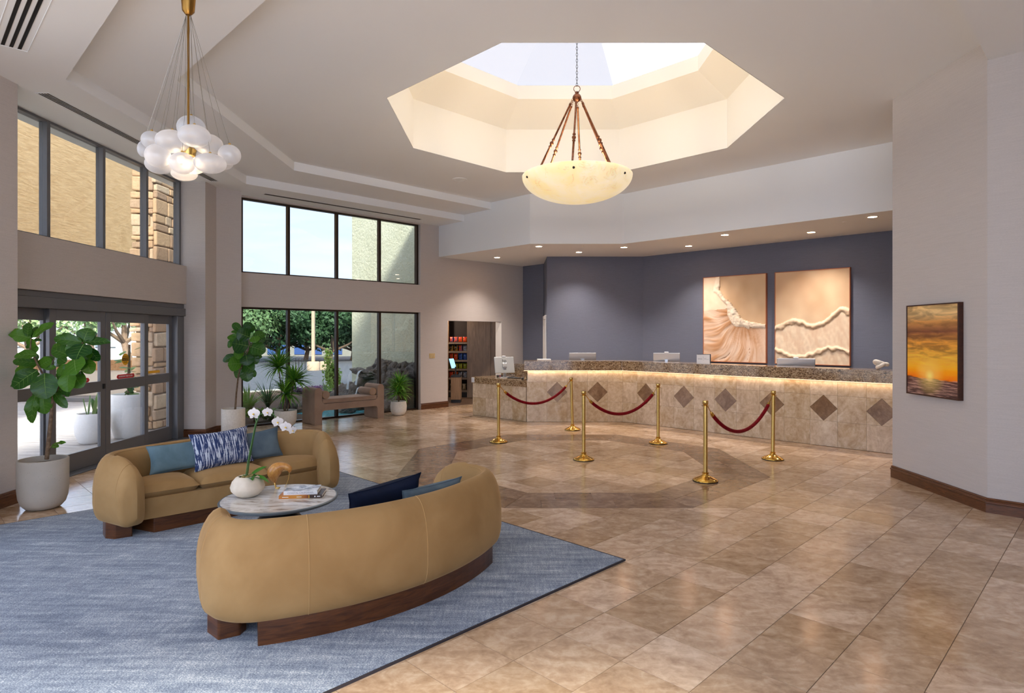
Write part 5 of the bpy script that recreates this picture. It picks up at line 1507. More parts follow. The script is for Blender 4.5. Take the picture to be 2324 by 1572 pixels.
MB().tube(st1, [0.005]*6 + [0.004, 0.0035, 0.003, 0.002], 8).build('flower_stem', M['stem'], orc); MB().tube(st2, [0.005]*4 + [0.003, 0.003], 8).build('flower_stem', M['stem'], orc)
stk_ = MB(); stk_.tube([ol(555, 1090, 0.01), ol(583, 950, 0.012)], 0.003, 6).build('support_stake', M['black'], orc)
M['petal'] = NT('orchid_petal').m
k = NT('white_petal'); tl = k.n('BsdfTranslucent', Color=(0.95, 0.93, 0.93, 1)); k.p(Base__Color=srgb(244, 240, 240), Roughness=0.5); mx = k.n('MixShader', Fac=0.3)
k.t.links.new(k.b.outputs[0], mx.inputs[1]); k.t.links.new(tl.outputs[0], mx.inputs[2]); k.t.links.new(mx.outputs[0], k.o.inputs['Surface']); M['petal'] = k.m
M['lip'] = plain('orchid_lip', srgb(222, 182, 60), 0.5)
def petal(L, w, cup=0.15):
    P = []
    for i in range(6):
        t = i/5; hw = w/2*sin(pi*(0.12 + 0.86*t))**0.65
        P.append([(u*hw, cup*L*(t*t) - cup*0.6*L*t + 0.12*hw*abs(u), L*t) for u in (-1, -0.5, 0, 0.5, 1)])
    return MB().grid(P, 6, 5).mesh('petal', M['petal'])
pA, pB = petal(0.052, 0.062), petal(0.050, 0.036)
for fx, fy, dy, rx, rz, sc in ((576, 938, -0.02, 0.0, 0.0, 1.0), (607, 935, -0.02, 0.05, 0.35, 0.82), (630, 957, -0.02, 0.1, 0.45, 0.92), (648, 968, -0.015, 0.15, 0.3, 0.92), (664, 976, -0.01, 0.2, 0.8, 0.72)):
    f = empty('flower', ol(fx, fy, dy)); f.parent = orc; f.rotation_euler = (rx, 0, rz); f.scale = (sc, sc, sc)
    for ang, msh in ((78, pA), (-78, pA), (0, pB), (142, pB), (-142, pB)):
        put('petal', msh, f, (0, -0.002 if msh is pA else 0, 0), (0, radians(ang), 0))
    MB().ball((0, -0.010, -0.006), (0.008, 0.010, 0.009), 10, 7).build('lip', M['lip'], f)
    MB().ball((0, -0.016, -0.018), (0.010, 0.006, 0.010), 10, 7).build('lip_petal', M['petal'], f)
# wooden bird
p = gnd(628, 1108, ZT_)
bd = empty('bird_figure', (p.x, p.y, ZT_)); tag(bd, 'carved golden wooden kiwi bird figure with brass legs on the coffee table', 'figurine')
def bl(px, py, dy=0.0): return at(px, py, p.y + dy) - Vector((p.x, p.y, ZT_))
k = NT('honey_wood'); n1 = k.noise(k.coords('Object', (8, 8, 3)), 3, 5, 0.6, 1.5); k.p(Base__Color=k.ramp(n1, [(0.3, srgb(168, 104, 44)), (0.7, srgb(214, 158, 84))]), Roughness=0.25); M['honey'] = k.m
spine = [(624, 1097, 0.004), (623, 1091, 0.020), (621, 1083, 0.044), (621, 1075, 0.060), (624, 1067, 0.064), (630, 1061, 0.056), (638, 1058, 0.042), (646, 1057.5, 0.031), (652, 1059, 0.029), (657, 1063, 0.027), (658.5, 1068, 0.018), (656.5, 1073, 0.004)]
MB().tube([bl(a, b) for a, b, c in spine], [c for a, b, c in spine], 18).build('body', M['honey'], bd, sub=1)
MB().tube([bl(656.5, 1072), bl(655, 1085), bl(651, 1097), bl(646, 1106)], [0.0035, 0.003, 0.0025, 0.0015], 8).build('beak', M['brass'], bd)
for dx, dy in ((0, -0.012), (2, 0.02)):
    ft = bl(625 + dx, 1108, dy); ft.z = 0.004
    lg = MB().tube([bl(623 + dx*0.5, 1094, dy*0.5), bl(624 + dx, 1102, dy), ft], 0.0035, 8).build('leg', M['brass'], bd)
    for a in (-0.5, 0.0, 0.5): MB().tube([ft, ft + Vector((0.035*cos(a), 0.035*sin(a), -0.001))], [0.0035, 0.002], 6).build('toe', M['brass'], lg)
# books
def book(name, label, loc, rz, w, d, h, cover, pages):
    o = empty(name, loc, rz); tag(o, label, 'book')
    MB().box((-w/2, -d/2, 0), (w/2, d/2, 0.0025)).build('back_cover', cover, o); MB().box((-w/2, -d/2, h-0.0025), (w/2, d/2, h)).build('front_cover', cover, o)
    MB().box((-w/2, -d/2, 0.0025), (w/2, -d/2+0.003, h-0.0025)).build('spine', cover, o)
    MB().box((-w/2+0.004, -d/2+0.003, 0.0026), (w/2-0.003, d/2-0.004, h-0.0026)).build('pages', pages, o)
    return o
M['paper'] = plain('book_paper', srgb(236, 232, 222), 0.8)
k = NT('amber_cover'); sp_ = k.n('SeparateXYZ', Vector=k.n('TexCoord').outputs['Object']).outputs['X']
k.p(Base__Color=k.ramp(k.math('ADD', k.math('MULTIPLY', sp_, 2.6), 0.5), [(0.0, srgb(190, 112, 36)), (0.45, srgb(206, 140, 50)), (0.62, srgb(150, 84, 32)), (0.70, srgb(60, 36, 28)), (1.0, srgb(48, 30, 26))]), Roughness=0.3); M['amber'] = k.m
k = NT('photo_cover'); n1 = k.noise(k.coords('Object', (6, 16, 1), rot=(0, 0, 0.5)), 2, 5, 0.6, 1.0)
k.p(Base__Color=k.ramp(n1, [(0.36, srgb(56, 60, 70)), (0.46, srgb(150, 154, 164)), (0.58, srgb(232, 234, 238))]), Roughness=0.15); M['bw'] = k.m
pb = gnd(688, 1123, ZT_); brz = 0.12
b1 = book('coffee_table_book', 'amber and brown book at the bottom of the stack on the coffee table', (pb.x, pb.y, ZT_), brz, 0.345, 0.215, 0.026, M['amber'], M['paper'])
BS = lambda x, z, y: Matrix.Translation((x, y, z)) @ RX
[MB().box((a_, -0.1085, 0.010), (b_, -0.1072, 0.015)).build('spine_print', M['paper'], b1) for a_, b_ in ((-0.145, -0.095), (-0.03, 0.01))]
MB().box((0.066, -0.1085, 0.001), (0.072, -0.1072, 0.025)).build('spine_stripe', M['st_yel'], b1); MB().box((0.112, -0.1085, 0.008), (0.122, -0.1072, 0.018)).build('spine_logo', M['st_wht'], b1); MB().box((0.134, -0.1085, 0.010), (0.160, -0.1072, 0.016)).build('spine_print', M['st_wht'], b1)
q = b1.matrix_basis @ Vector((-0.005, 0.012, 0.026))
b2 = book('coffee_table_book', 'white book with a grey photo cover on top of the stack', (q.x, q.y, ZT_ + 0.0262), brz + 0.02, 0.27, 0.20, 0.030, plain('white_cover', srgb(232, 232, 234), 0.3), M['paper'])
MB().box((-0.135, -0.098, 0.030), (0.133, 0.10, 0.0306)).build('cover_photo', M['bw'], b2)
lettering('COASTAL CALIFORNIA', 0.020, plain('grey_print', srgb(168, 170, 176), 0.5), b2, BS(0.0, 0.015, -0.1005))

# ------------------------------------------------------------------ stanchions and velvet ropes
M['velvet_red'] = velvet('red_velvet', srgb(112, 2, 16), srgb(142, 6, 24), 0.2, 30)
def stanchion(loc, label, lean=(0, 0)):
    o = empty('rope_stanchion', loc); tag(o, label, 'stanchion', 'brass stanchions'); o.rotation_euler = (lean[0], lean[1], 0)
    MB().lathe([(0, 0), (0.148, 0), (0.150, 0.008), (0, 0.008)], 40).build('base_pad', M['black'], o)
    MB().lathe([(0.147, 0.008), (0.148, 0.014), (0.135, 0.026), (0.10, 0.042), (0.07, 0.055), (0.048, 0.066), (0.036, 0.078), (0.034, 0.09), (0.040, 0.096), (0.040, 0.103), (0.026, 0.108)], 40).build('base', M['brass_p'], o, sharp=60)
    MB().lathe([(0.0255, 0.10), (0.0255, 0.905), (0, 0.905)], 24).build('post', M['brass'], o, sharp=40)
    MB().lathe([(0.0258, 0.898), (0.044, 0.899), (0.044, 0.905), (0.0258, 0.906)], 24).build('ring', M['brass_p'], o, sharp=30)
    MB().lathe([(0.024, 0.905), (0.027, 0.915), (0.033, 0.925), (0.034, 0.957), (0.031, 0.965), (0, 0.966)], 24).build('finial', M['brass'], o, sharp=40)
    return o
M['brass_p'] = speckled('polished_brass', srgb(206, 160, 74), srgb(226, 184, 100), 14, 0.13, metal=1.0)
SP = {'A': (1131.5, 1003), 'B': (1299.5, 975.3), 'C': (1324.7, 1043), 'D': (1493.7, 1005.6), 'E': (1601, 1091), 'F': (1753.7, 1041.8)}
SL = {'A': 'brass rope stanchion in front of the low desk, leftmost of six', 'B': 'brass rope stanchion standing closest to the straight counter front', 'C': 'brass rope stanchion holding the near end of the middle red rope',
      'D': 'brass rope stanchion holding the far end of the middle red rope', 'E': 'brass rope stanchion nearest to us, standing on the dark floor band', 'F': 'brass rope stanchion beside the angled counter, rightmost of six'}
SG = {}
for kx_, (px, py) in SP.items():
    g = gnd(px, py); SG[kx_] = g
    stanchion((g.x, g.y, 0.0005), SL[kx_], (0, radians(-1.6) if kx_ == 'B' else (radians(0.6) if kx_ == 'F' else 0)))
def rope(a, b, low_px, label):
    A, B = SG[a], SG[b]
    o = empty('velvet_rope', ((A.x+B.x)/2, (A.y+B.y)/2, 0.90)); tag(o, label, 'rope', 'red velvet ropes')
    c = Vector(o.location)
    lean = -0.026 if b == 'B' else (0.01 if b == 'F' else 0.0)
    d = (B - A).normalized()
    pa = A + d*0.036 + Vector((0, 0, 0.898)); pb_ = B - d*0.036 + Vector((lean, 0, 0.898))
    L = (pb_ - pa).length
    sag = low_px
    pts = []
    for i in range(41):
        t = i/40
        pts.append(pa.lerp(pb_, t) + Vector((0, 0, -sag*(1 - (2*t-1)**2)**0.92)) - c)
    i0, i1 = 3, 37
    MB().tube(pts[i0:i1+1], 0.023, 14).build('rope', M['velvet_red'], o)
    for e, s in ((i0, -1), (i1, 1)):
        q0, q1 = pts[e], pts[e + 3*s] if 0 <= e + 3*s <= 40 else pts[-1 if s > 0 else 0]
        dd = (q1 - q0).normalized()
        MB().tube([q0 - dd*0.012, q0 + dd*0.012, q0 + dd*0.042, q0 + dd*0.050, q0 + dd*0.058], [0.0225, 0.0225, 0.018, 0.014, 0.006], 14).build('ferrule', M['brass_p'], o)
        hk = MB().tube([q0 + dd*0.05, q0 + dd*0.07, q1 + Vector((0, 0, 0.012)), q1 + Vector((0, 0, -0.008))], 0.005, 8).build('hook', M['brass_p'], o)
rope('A', 'B', 0.335, 'red velvet rope nearest the low desk'); rope('C', 'D', 0.335, 'red velvet rope in the middle of the three'); rope('E', 'F', 0.40, 'red velvet rope with the deepest sag by the angled counter')

# ------------------------------------------------------------------ bench with bolsters
M['mocha'] = velvet('mocha_velvet', srgb(146, 122, 106), srgb(162, 138, 120), 0.6, 3)
bc = empty('velvet_bench', (*s2w(0), 0)); bc.rotation_euler = (0, 0, pi/4); tag(bc, 'brown velvet bench with rolled arm ends in front of the lower window', 'bench')
fl, frr = gnd(722.5, 965), gnd(869, 947.5)
b0 = (fl.x + fl.y)*R2; b1_ = (frr.x + frr.y)*R2
off = -0.62                                                   # front edge, metres into the room from the wall plane
bx0, bx1, byf, byb = b0 - 0.06, b1_, off, off + 0.52
bc.location = wM @ Vector(((bx0+bx1)/2, (byf+byb)/2, 0.0005))
Lh, Dh = (bx1-bx0)/2, (byb-byf)/2
def bench_profile():
    pts = []
    t, r, h = 0.155, 0.0775, 0.72
    def arc(cx, cz, rad, a0, a1, n=8): return [(cx + rad*cos(radians(a0+(a1-a0)*q/n)), cz + rad*sin(radians(a0+(a1-a0)*q/n))) for q in range(n+1)]
    pts += [(-Lh, 0.0)] + arc(-Lh+r, h-r, r, 180, 0) + arc(-Lh+t+0.07, 0.40+0.07, 0.07, 180, 270, 5)
    pts += arc(Lh-t-0.07, 0.40+0.07, 0.07, 270, 360, 5) + arc(Lh-r, h-r, r, 180, 0) + [(Lh, 0.0), (Lh-t, 0.0)]
    pts += arc(Lh-t-0.06, 0.27-0.06, 0.06, 0, 90, 5) + arc(-Lh+t+0.06, 0.27-0.06, 0.06, 90, 180, 5) + [(-Lh+t, 0.0)]
    return pts
PM = Matrix(((1, 0, 0, 0), (0, 0, -1, 0), (0, 1, 0, 0), (0, 0, 0, 1)))
MB().prism(bench_profile(), -Dh, Dh, PM).build('body', M['mocha'], bc, bevel=0.018, seg=3)
cu = MB().box((-Lh+0.165, -Dh+0.01, 0.405), (Lh-0.165, Dh-0.01, 0.492)).build('seat_cushion', M['mocha'], bc, bevel=0.022, seg=3)
for z in (0.415, 0.480): MB().tube([(-Lh+0.17, -Dh+0.008, z), (Lh-0.17, -Dh+0.008, z)], 0.005, 6).build('piping', velvet('mocha_piping', srgb(150, 128, 110), srgb(164, 142, 124), 0.4), cu)
for s, lab in ((-1, 'brown velvet bolster at the palm end of the bench'), (1, 'brown velvet bolster at the small plant end of the bench')):
    p = bc.matrix_basis @ Vector((s*(Lh-0.165-0.088), 0, 0.492 + 0.080))
    bo = empty('bolster', p, pi/4); tag(bo, lab, 'bolster')
    MB().lathe([(0, -0.235), (0.070, -0.235), (0.078, -0.225), (0.079, 0), (0.078, 0.225), (0.070, 0.235), (0, 0.235)], 28, Matrix.Rotation(pi/2, 4, 'X')).build('cover', M['mocha'], bo, sharp=50)
    for y in (-0.233, 0.233): MB().tube([(0.074*cos(t), y, 0.074*sin(t)) for t in [2*pi*q/24 for q in range(25)]], 0.004, 6).build('piping', M['welt'], bo)
# ------------------------------------------------------------------ fiddle leaf figs
def fig_leaf_mesh(seed, L=1.0):
    """leaf of unit length along +y, facing +z, pear shaped, with ripples"""
    rng = random.Random(seed)
    ph = rng.uniform(0, 6)
    nu, nv = 11, 9
    P = []
    for i in range(nu):
        t = i/(nu-1)
        hw = 0.36*(sin(pi*(0.05 + 0.93*t**0.82))**0.62)*(0.62 + 0.52*t) if 0 < i < nu-1 else 0.02
        if i == nu-1: hw = 0.05
        row = []
        for j in range(nv):
            u = -1 + 2*j/(nv-1)
            rip = 0.035*sin(t*9 + ph + (2 if u > 0 else 0))*abs(u)**2 + 0.02*sin(t*19 + ph*2)*abs(u)**3
            row.append((u*hw, t, 0.10*hw*abs(u)*1.6 - 0.24*t*t*rng.uniform(0.98, 1.02) + rip))
        P.append(row)
    m = MB().grid(P, nu, nv)
    return m.mesh('leaf', M['leaf'])
def vein_mesh():
    m = MB()
    m.tube([(0, t, 0.004 - 0.24*t*t) for t in [q/8 for q in range(9)]], [0.010 - 0.008*q/8 for q in range(9)], 4)
    for t0 in (0.2, 0.38, 0.56, 0.74):
        for s in (-1, 1):
            m.tube([(s*0.27*(0.7 + 0.3*t0)*q, t0 + 0.17*q, 0.006 + 0.05*q - 0.24*(t0+0.17*q)**2) for q in (0, 0.5, 1)], [0.005, 0.004, 0.002], 4)
    return m.mesh('vein', plain('leaf_vein', srgb(120, 160, 76), 0.5))
FIG = [fig_leaf_mesh(i) for i in range(5)]
VEIN = vein_mesh()
def fig_leaf(parent, base, tip, facing, size, seed):
    """leaf whose stalk is at base and whose axis runs towards tip; facing = direction its upper side looks"""
    y = (tip - base); L = y.length; y.normalize()
    f = facing - y*facing.dot(y)
    if f.length < 1e-3: f = y.orthogonal()
    f.normalize(); x = y.cross(f)
    # leaf curls down by 0.24 at the tip: tilt so that the chord meets the tip
    Mx = Matrix((x, y, f)).transposed()
    Mx = Mx @ Matrix.Rotation(0.16, 3, 'X')
    o = put('leaf', FIG[seed % 5], parent)
    o.matrix_basis = Matrix.Translation(base) @ Mx.to_4x4() @ Matrix.Diagonal((size, L, L, 1)).to_4x4()
    put('vein', VEIN, o)
    return o
def fig_tree(loc, label, pot, potmat, Yd, sc_, org, leaves, trunk, cam_dir):
    o = empty('fiddle_leaf_fig', loc); tag(o, label, 'potted tree')
    pot(o)
    L0 = Vector(loc)
    q = lambda a, b, dy=0.0: at(org[0] + a*sc_, org[1] + b*sc_, Yd + dy) - L0
    for tr in trunk:
        MB().tube([q(a, b, dy) for a, b, dy, r in tr], [r for a, b, dy, r in tr], 8).build('trunk' if tr is trunk[0] else 'branch', M['bark'], o)
    for i, (bx, by, tx, ty, wd, dy0, dy1) in enumerate(leaves):
        b, t = q(bx, by, dy0), q(tx, ty, dy1)
        L = (t-b).length
        rng = random.Random(i*7 + 3)
        fac = Vector((rng.uniform(-.35, .35), -1.0, 0.35 + rng.uniform(-.25, .45)))
        fig_leaf(o, b, t, fac, max(L*0.74, wd*sc_*Yd/F/0.55), i)
    return o
def pot1(o):
    R_ = 0.217
    MB().lathe([(0, 0), (0.115, 0), (0.15, 0.012), (0.188, 0.055), (0.208, 0.12), (R_, 0.22), (R_, 0.492), (R_-0.004, 0.498), (R_-0.018, 0.498), (R_-0.02, 0.44), (0, 0.43)], 48).build('pot', M['terrazzo'], o, sharp=60)
    MB().lathe([(0, 0.432), (R_-0.022, 0.44)], 32).build('soil', M['soil'], o)
k = NT('speckled_concrete'); vv = k.coords('Object'); sp_ = k.n('TexVoronoi', Vector=vv, Scale=46.0).outputs['Distance']; n_ = k.noise(vv, 3, 4)
k.p(Base__Color=k.mix(k.ramp(sp_, [(0.07, (1,1,1,1)), (0.10, (0,0,0,1))]), k.ramp(n_, [(0.3, srgb(172, 166, 156)), (0.7, srgb(188, 182, 172))]), srgb(110, 104, 96)), Roughness=0.75); M['terrazzo'] = k.m
# leaf list in crop pixels (0,700)-(260,1000) magnified 5.238x: base x,y, tip x,y, width, depth offsets
S8 = 260/1362
leaves1 = [
 (365, 350, 150, 300, 150, 0.02, -0.05), (330, 330, 340, 175, 110, 0.0, -0.02), (340, 340, 105, 275, 90, 0.06, 0.10), (375, 350, 440, 215, 70, 0.04, 0.08), (395, 340, 622, 165, 80, 0.0, 0.06),
 (365, 460, 385, 365, 120, 0.02, 0.0), (400, 375, 495, 372, 40, 0.06, 0.10), (350, 500, 450, 460, 100, 0.04, 0.05),
 (450, 545, 175, 560, 130, -0.04, -0.14), (440, 650, 150, 620, 100, 0.02, -0.02), (430, 660, 155, 795, 70, 0.06, 0.10), (470, 690, 600, 600, 160, 0.02, 0.05), (440, 640, 410, 560, 110, 0.06, 0.1), (520, 715, 660, 690, 60, 0.0, 0.05),
 (450, 730, 150, 930, 200, -0.08, -0.18), (470, 770, 110, 905, 90, 0.04, 0.02), (530, 770, 545, 1060, 250, -0.10, -0.16), (520, 930, 400, 1090, 130, 0.05, 0.06), (520, 1020, 525, 1245, 190, 0.0, -0.02), (430, 1000, 360, 1350, 70, 0.0, -0.04), (600, 1010, 690, 1080, 80, 0.04, 0.08), (640, 1000, 790, 1170, 40, -0.02, -0.03), (660, 960, 830, 990, 90, 0.05, 0.08),
 (980, 400, 640, 350, 120, 0.0, -0.06), (990, 405, 1050, 235, 190, 0.03, 0.06), (1000, 400, 1300, 390, 60, 0.02, 0.08), (830, 560, 620, 480, 150, 0.02, -0.02), (1000, 420, 900, 590, 290, -0.06, -0.16), (1060, 470, 1170, 620, 120, 0.02, 0.06), (790, 640, 690, 570, 120, 0.06, 0.08), (890, 590, 900, 770, 270, -0.12, -0.20), (1020, 600, 1080, 770, 150, 0.0, 0.0), (790, 660, 690, 800, 110, 0.0, -0.04), (820, 740, 800, 980, 190, -0.08, -0.14), (860, 760, 970, 930, 170, 0.02, 0.0), (960, 740, 985, 840, 50, 0.03, 0.04)]
rng_f = random.Random(77)
leaves1 += [(bx + rng_f.uniform(-25, 25), by + rng_f.uniform(-15, 25), tx + rng_f.uniform(-70, 70), ty + rng_f.uniform(-50, 60), w_*0.95, d0 + 0.08, d1 + rng_f.uniform(0.10, 0.18)) for i_, (bx, by, tx, ty, w_, d0, d1) in enumerate(leaves1) if i_ % 3 != 1 and w_ > 80 and tx > 260]
trunk1 = [[(555, 1790, 0, 0.020), (590, 1450, 0, 0.018), (620, 1150, 0, 0.015), (635, 1040, 0, 0.013), (690, 930, 0, 0.012), (760, 800, -0.02, 0.011), (820, 730, -0.02, 0.010), (900, 560, -0.02, 0.008), (985, 400, 0, 0.006)],
          [(640, 1030, 0, 0.012), (560, 900, -0.02, 0.011), (500, 760, -0.02, 0.010), (440, 650, 0, 0.009), (360, 480, 0, 0.007), (370, 350, 0, 0.005)],
          [(590, 1655, 0, 0.006), (615, 1625, -0.01, 0.004)]]
g = gnd(98, 1152); Y1 = g.y
f1 = fig_tree((g.x, g.y, 0.0005), 'tall fiddle leaf fig in a speckled grey pot at the entrance doors', pot1, None, Y1, S8, (0, 700), leaves1, trunk1, None)
# low sprout leaf
for (bx, by, tx, ty, w_, a, b) in ((610, 1640, 690, 1640, 70, -0.03, -0.05), (620, 1625, 775, 1585, 60, 0.0, 0.02)):
    q = lambda a_, b_, dy: at(a_*S8, 700 + b_*S8, Y1 + dy) - Vector(f1.location)
    fig_leaf(f1, q(bx, by, a), q(tx, ty, b), Vector((0, -0.5, 1)), 0.10, 3)
def pot2(o):
    R_ = 0.19
    MB().lathe([(0, 0), (R_-0.012, 0), (R_, 0.012), (R_, 0.485), (R_-0.004, 0.49), (R_-0.014, 0.49), (R_-0.016, 0.44), (0, 0.43)], 48).build('pot', M['whitepot'], o, sharp=50)
    MB().lathe([(0, 0.432), (R_-0.018, 0.44)], 32).build('soil', M['soil'], o)
M['whitepot'] = speckled('white_stone_pot', srgb(222, 218, 208), srgb(234, 230, 222), 40, 0.75, 0.06)
# crop (480,680)-(1000,1000) magnified 4.469x
S5 = 520/2324
leaves2 = [(300, 310, 215, 240, 70, 0, 0), (330, 310, 400, 235, 90, 0.03, 0.06), (350, 320, 440, 275, 90, 0.05, 0.1), (310, 330, 200, 320, 40, 0, 0), (390, 380, 260, 330, 130, -0.06, -0.16), (420, 380, 540, 345, 90, 0.02, 0.08), (340, 400, 160, 375, 40, 0.03, 0.03),
 (430, 370, 450, 430, 90, -0.04, -0.08), (470, 380, 540, 420, 80, 0.03, 0.06), (230, 410, 165, 480, 70, 0.02, 0.0), (375, 470, 215, 440, 180, -0.08, -0.18), (385, 470, 540, 520, 130, -0.02, -0.04), (330, 540, 225, 545, 110, -0.04, -0.08), (340, 560, 470, 555, 90, 0.02, 0.03), (250, 560, 115, 620, 70, 0.0, -0.03),
 (310, 650, 170, 650, 170, -0.08, -0.16), (350, 560, 370, 660, 120, -0.08, -0.12), (400, 570, 470, 640, 90, 0.02, 0.03), (410, 575, 510, 575, 60, 0.05, 0.08), (330, 650, 420, 720, 120, -0.02, -0.06), (345, 700, 370, 825, 110, -0.03, -0.06), (300, 690, 245, 790, 80, 0.04, 0.05), (400, 700, 440, 780, 60, 0.0, 0.0), (300, 520, 330, 600, 80, 0.05, 0.06), (310, 600, 260, 520, 80, 0.05, 0.08)]
trunk2 = [[(240, 1120, 0, 0.018), (252, 950, 0, 0.016), (270, 790, 0, 0.014), (295, 680, 0, 0.012), (330, 540, 0, 0.010), (370, 430, 0, 0.008), (330, 310, 0, 0.005)],
          [(300, 660, 0, 0.010), (350, 560, -0.03, 0.008), (400, 470, -0.03, 0.006), (440, 380, 0, 0.005)]]
Y2 = 10.6
fig_tree((X_(529.5, Y2), Y2, 0.0005), 'fiddle leaf fig in a white cylinder pot against the pier', pot2, None, Y2, S5, (480, 680), leaves2, trunk2, None)

# ------------------------------------------------------------------ spiky potted palms
M['drac'] = leafmat('dracaena_leaf', srgb(58, 124, 34), srgb(146, 200, 72), 0.35)
def spray(o, c, L, n, seed, w=0.032, up=0.15, low=-0.35, spread=1.0):
    rng = random.Random(seed)
    meshes = []
    for mi in range(4):
        b = 0.25 + 0.22*mi
        P = []
        for q in range(7):
            t = q/6
            r = t*(0.98 - 0.18*b*t); z = t*0.18*b - 0.62*b*t*t
            hw = w/L*0.5*(1-t**2.5)*(0.55 + min(0.45, t*2))
            P.append([(-hw, r, z), (0, r, z - hw*0.5), (hw, r, z)])
        meshes.append(MB().grid(P, 7, 3).mesh('leaf', M['drac']))
    for i in range(n):
        el = rng.uniform(low, 1.25) if rng.random() < 0.75 else rng.uniform(0.5, 1.45)
        l = L*rng.uniform(0.72, 1.08)
        put('leaf', meshes[rng.randrange(4)], o, c, (el, 0, rng.uniform(0, 6.283)), (l, l*spread, l))
def palm(loc, label, prof, stems, seed, mat, Rsoil, zsoil):
    o = empty('potted_dracaena', loc); tag(o, label, 'potted plant')
    MB().lathe(prof, 44).build('pot', mat, o, sharp=50)
    MB().lathe([(0, zsoil), (Rsoil, zsoil)], 28).build('soil', M['soil'], o)
    for i, (tx, ty, tz, L, n) in enumerate(stems):
        MB().tube([(tx*0.15, ty*0.15, zsoil - 0.02), (tx*0.6, ty*0.6, zsoil + (tz-zsoil)*0.5), (tx, ty, tz)], [0.014, 0.012, 0.010], 7).build('stem', M['bark'], o)
        spray(o, (tx, ty, tz), L, n, seed + i)
    return o
Yd = 11.88
palm((X_(648, Yd), Yd, 0.0005), 'tall spiky dracaena in a white bowl pot by the lower window', [(0, 0), (0.12, 0), (0.17, 0.03), (0.205, 0.12), (0.208, 0.30), (0.203, 0.305), (0.192, 0.305), (0.19, 0.27), (0, 0.265)],
     [(-0.14, 0.02, 1.12, 0.48, 150), (0.17, 0.0, 0.86, 0.48, 150), (0.02, -0.06, 0.62, 0.46, 130)], 70, M['whitepot'], 0.19, 0.272)
Ys = 13.5
palm((X_(904.5, Ys), Ys, 0.0005), 'small spiky plant in a rounded white pot beside the bench', [(0, 0), (0.09, 0), (0.14, 0.025), (0.172, 0.10), (0.178, 0.20), (0.165, 0.30), (0.158, 0.304), (0.150, 0.30), (0.152, 0.26), (0, 0.255)],
     [(0.0, 0.0, 0.48, 0.42, 130), (0.03, -0.02, 0.66, 0.38, 110)], 90, M['whitepot'], 0.15, 0.262)

# ------------------------------------------------------------------ snack alcove behind the doorway
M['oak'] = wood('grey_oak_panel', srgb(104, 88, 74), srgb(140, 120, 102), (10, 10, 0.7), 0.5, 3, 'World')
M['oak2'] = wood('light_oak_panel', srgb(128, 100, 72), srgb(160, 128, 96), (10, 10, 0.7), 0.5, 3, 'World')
aM = frame(-8.31, 8.31, R2, R2)
def abox(lo, hi): return MB().box(lo, hi, aM)
# local: x = s along the wall, y = out (behind the wall)
dlr = dr
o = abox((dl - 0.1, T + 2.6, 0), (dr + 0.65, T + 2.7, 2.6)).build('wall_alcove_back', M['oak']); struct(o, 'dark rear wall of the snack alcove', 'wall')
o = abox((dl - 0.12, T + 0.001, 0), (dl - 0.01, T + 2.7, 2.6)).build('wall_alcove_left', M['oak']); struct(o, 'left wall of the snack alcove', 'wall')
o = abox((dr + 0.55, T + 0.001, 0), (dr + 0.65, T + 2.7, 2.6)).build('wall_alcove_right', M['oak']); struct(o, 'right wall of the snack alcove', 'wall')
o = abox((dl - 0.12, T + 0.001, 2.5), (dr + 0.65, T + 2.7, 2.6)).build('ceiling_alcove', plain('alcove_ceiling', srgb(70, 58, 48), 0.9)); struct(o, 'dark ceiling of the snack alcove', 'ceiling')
# tall oak panel and left jamb board
Yp = 17.05
o = MB().box((X_(1060, Yp), Yp, 0.02), (X_(1113, Yp), Yp + 0.05, 2.35)).build('oak_panel', M['oak'], bevel=0.004); tag(o, 'tall grey oak panel standing inside the snack alcove', 'panel')
o = MB().box((X_(1113.5, Yp), Yp + 0.01, 0.02), (X_(1139, Yp), Yp + 0.06, 2.35)).build('oak_panel', M['oak'], bevel=0.004); tag(o, 'narrow grey oak panel at the right edge of the snack alcove opening', 'panel')
o = abox((dl, T + 0.002, 0), (dl + 0.03, T + 0.30, dz)).build('trim_9', M['oak2']); struct(o, 'light oak jamb board lining the left side of the doorway', 'door jamb')
ws = M['white']
o = abox((dr - 0.006, -0.002, 0), (dr, T, dz)).build('trim_10', ws); struct(o, 'white painted right jamb of the doorway', 'door jamb')
# shelf unit facing us
Ysh = 17.35
xs0, xs1 = X_(1018, Ysh), X_(1060, Ysh)
su = empty('snack_shelf', ((xs0+xs1)/2, Ysh, 0.002)); tag(su, 'built-in oak snack shelf inside the alcove', 'shelf unit')
hw_ = (xs1-xs0)/2
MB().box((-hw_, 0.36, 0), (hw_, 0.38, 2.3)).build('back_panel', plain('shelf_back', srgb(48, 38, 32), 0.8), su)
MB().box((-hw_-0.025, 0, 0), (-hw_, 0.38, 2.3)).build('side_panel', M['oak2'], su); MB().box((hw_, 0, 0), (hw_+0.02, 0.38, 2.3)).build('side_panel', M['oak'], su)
SZ = [1.545, 1.295, 1.045, 0.795, 0.545, 0.19]
for z in SZ: MB().box((-hw_, 0, z-0.05), (hw_, 0.358, z)).build('shelf', M['oak'], su)
MB().box((-hw_, 0, 0.0), (hw_, 0.05, 0.14)).build('toe_kick', M['black'], su)
MB().box((-hw_, 0.05, 2.25), (hw_, 0.355, 2.3)).build('top', M['oak2'], su)
